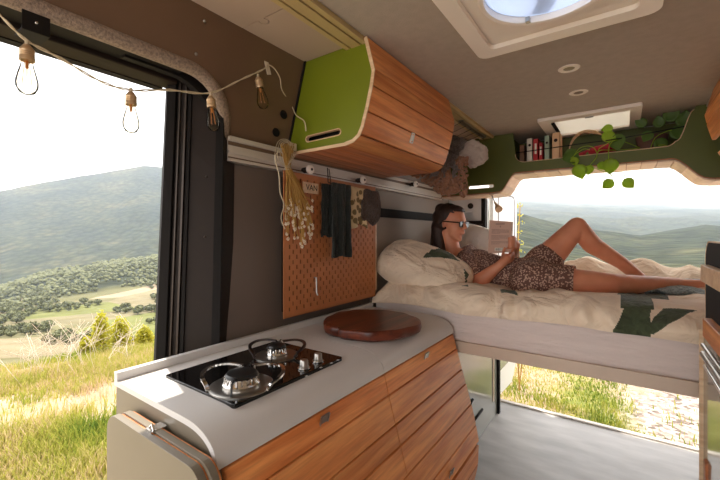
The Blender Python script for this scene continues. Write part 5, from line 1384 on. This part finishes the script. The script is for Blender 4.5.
ys = [(101,7.2,.36,312,'leftmost of the three tall yellow-green shrubs at the meadow edge'),(120,7.6,.44,317,'middle, fuller of the three tall yellow-green shrubs at the meadow edge'),(144,7.9,.40,326,'rightmost yellow-green shrub beside the door pillar'),(86,7.4,.24,337,'low yellow-green shrub left of the tall three')]
for i, (px, r, w_, pyt, lab) in enumerate(ys):
    wa = TH-ang(px); x, y = -r*math.sin(wa), r*math.cos(wa); zt = H+(CY-pyt)/F*r*math.cos(ang(px)); z0 = meadow(x, y)
    t = thing('yellow_shrub', (x, y, z0), lab, 'shrub', 'yellow-green shrubs at the meadow edge')
    hh = (zt-z0)/2; m = MB(); crown(m, (x, y, z0+hh*1.05), (w_*.5, w_*.5, hh*1.0), int(1100*w_/.4), i, .026, cone=True); m.build('foliage', 'yellow_leaf', t)
    m = MB(); m.tube([(x,y,z0-.05),(x,y,z0+hh*1.6)], [.02,.006], 6); m.build('stem', 'trunk', t)
# slender plant outside the rear door
t = thing('wild_fennel', (0,0,0), 'slender yellow-green wild plant rising outside behind the book', 'plant')
wa = TH-ang(518); r = 4.3; x, y = -r*math.sin(wa), r*math.cos(wa); t.location = (x, y, GZ); WL[t.name] = Vector((x, y, GZ))
m = MB(); tips = []
for i in range(4):
    q = Vector((x+rg.uniform(-.14,.14), y+rg.uniform(-.1,.1), rg.uniform(.9,1.6))); b_ = Vector((x+rg.uniform(-.03,.03), y, GZ)); m.tube(smoothpath([b_, b_.lerp(q,.5)+Vector((rg.uniform(-.05,.05),0,0)), q], 4), .005, 5); tips += [b_.lerp(q, .55+.45*u/9) for u in range(10)]
m.build('stems', 'stem', t); m = MB()
for i, q in enumerate(tips): crown(m, q, (.05,.05,.04), 9, i, .014)
m.build('foliage', 'yellow_leaf', t)
# olive trees in the valley
protos = []
for k_ in range(4):
    m = MB(); crown(m, (0,0,2.6), (2.6,2.6,1.9), 420, 50+k_, .55); mm = MB()
    for q in range(6): mm.ball((rg.uniform(-1.1,1.1), rg.uniform(-1.1,1.1), 2.4+rg.uniform(-.5,.7)), (1.4,1.4,1.2), 12, 8, fn=lambda d: 1+.25*noise.noise(d*3))
    m.add(mm.v, mm.f)
    root = thing('olive_tree', (0,0,0), 'x', 'tree'); f_ = m.build('crown', 'olive_leaf', root); tmb = MB(); tmb.tube([(0,0,-.5),(0,0,2)], .25, 6); tr = tmb.build('trunk', 'trunk', root); protos.append((root, f_, tr))
used = set(); cnt = 0; ro_ = random.Random(77); spots = []
tries = 0; grid = {}
while len(spots) < 2600 and tries < 90000:
    tries += 1; px = ro_.uniform(-30, 172); r = 150*(680/150)**ro_.random(); a = ang(px); p = land(a, r)
    n1 = noise.noise(Vector((p.x*.018, p.y*.018, 30)))+.6*noise.noise(Vector((p.x*.05, p.y*.05, 31)))
    lim = -.30 if r > 400 else .12
    if n1 < lim: continue
    sc = ro_.uniform(.6, 1.35)*(1.0 if r < 400 else .8)
    key = (int(p.x//8), int(p.y//8)); near_ = [g for dx in (-1,0,1) for dy in (-1,0,1) for g in grid.get((key[0]+dx, key[1]+dy), [])]
    if any((g[0]-p.x)**2+(g[1]-p.y)**2 < (3.3*(g[2]+sc))**2 for g in near_): continue
    grid.setdefault(key, []).append((p.x, p.y, sc)); spots.append((p, r, sc))
spots.sort(key=lambda q: q[1]/q[2])
rest = spots[290:]; spots = spots[:290]
mr_ = MB(); ico = bmesh.new(); bmesh.ops.create_icosphere(ico, subdivisions=2, radius=1); iv = [v.co.copy() for v in ico.verts]; iff = [tuple(v.index for v in f.verts) for f in ico.faces]; ico.free()
for p, r, sc in rest: mr_.add([p+Vector((v.x*2.7, v.y*2.7, v.z*2.1+2.0))*sc*(1+.3*noise.noise(v*1.7+p)) for v in iv], iff)
tag(mr_.build('distant_trees', 'olive_leaf', origin=(0,0,0)), 'mass of small dark trees covering the farther wooded rise in the valley', 'trees', kind='stuff')
for i, (p, r, sc) in enumerate(spots):
    pr_, cf_, ct_ = protos[i % 4]
    if i < 4: root, kids = pr_, (cf_, ct_)
    else:
        root = pr_.copy(); C.objects.link(root); kids = (cf_.copy(), ct_.copy())
        for c0 in kids: C.objects.link(c0); c0.parent = root
    root.location = p; root.scale = (sc, sc, sc*.9); root.rotation_euler = (0,0,ro_.uniform(0,6.28))
    near = r < 300
    root['label'] = 'round dark green olive tree among the pale fields of the near valley' if near else 'grey-green olive tree on the wooded rise beyond the valley fields'
    root['category'] = 'tree'; root['group'] = 'olive trees among the valley fields' if near else 'trees on the rise beyond the fields'
# ---------- haze over the valley ----------
def volmat():
    mt_ = bpy.data.materials.new('valley_haze'); mt_.use_nodes = True; nt = mt_.node_tree; nt.nodes.remove(nt.nodes['Principled BSDF'])
    v = N(nt, 'ShaderNodeVolumeScatter'); v.inputs['Density'].default_value = HAZE; v.inputs['Color'].default_value = (.72,.84,1,1); v.inputs['Anisotropy'].default_value = .3
    nt.links.new(v.outputs[0], nt.nodes['Material Output'].inputs['Volume']); return mt_
HAZE = .00016
M['haze'] = volmat()
m = MB(); pts = [(-120, -60), (-4200, -300), (-4200, 4200), (4200, 4200), (900, 30), (60, 60), (-60, 90)]
m.prism([[(-90,-60),(-7600,-2200),(-7600,7600),(7600,7600),(1200,60),(60,70),(-40,80)]], XY, -500, 620)
hz = m.build('haze', 'haze', origin=(0,0,0)); tag(hz, 'pale blue haze lying over the valley and far hills', 'haze', kind='stuff')

# ---------- light ----------
w = bpy.data.worlds.new('sky'); S.world = w; w.use_nodes = True; nt = w.node_tree; bg = nt.nodes['Background']
tc = N(nt, 'ShaderNodeTexCoord'); sx = N(nt, 'ShaderNodeSeparateXYZ'); nt.links.new(tc.outputs['Generated'], sx.inputs[0])
mp = N(nt, 'ShaderNodeMapping'); mp.inputs['Scale'].default_value = (1.5,1.5,9); nt.links.new(tc.outputs['Generated'], mp.inputs[0])
cn_ = N(nt, 'ShaderNodeTexNoise'); cn_.inputs['Scale'].default_value = 1.6; cn_.inputs['Detail'].default_value = 5; nt.links.new(mp.outputs[0], cn_.inputs['Vector'])
cl_ = ramp(nt, cn_.outputs['Fac'], [(.35, (.90,.89,.90,1)), (.65, (1,.985,.98,1))])
nt.links.new(cl_, bg.inputs['Color']); bg.inputs['Strength'].default_value = 1.0
sd = bpy.data.lights.new('sun', 'SUN'); sd.energy = 2.8; sd.angle = math.radians(.8); sd.color = (1,.95,.86)
so_ = bpy.data.objects.new('sun', sd); C.objects.link(so_)
dirv = Vector((.39, -.145, -.85)).normalized(); so_.rotation_euler = dirv.to_track_quat('-Z', 'Y').to_euler()
S.view_settings.view_transform = 'Standard'; S.view_settings.look = 'None'; S.view_settings.gamma = 1; S.view_settings.exposure = EXPO
S.view_settings.use_curve_mapping = False
S.cycles.max_bounces = 10; S.cycles.diffuse_bounces = 6; S.cycles.volume_bounces = 1; S.cycles.transparent_max_bounces = 12
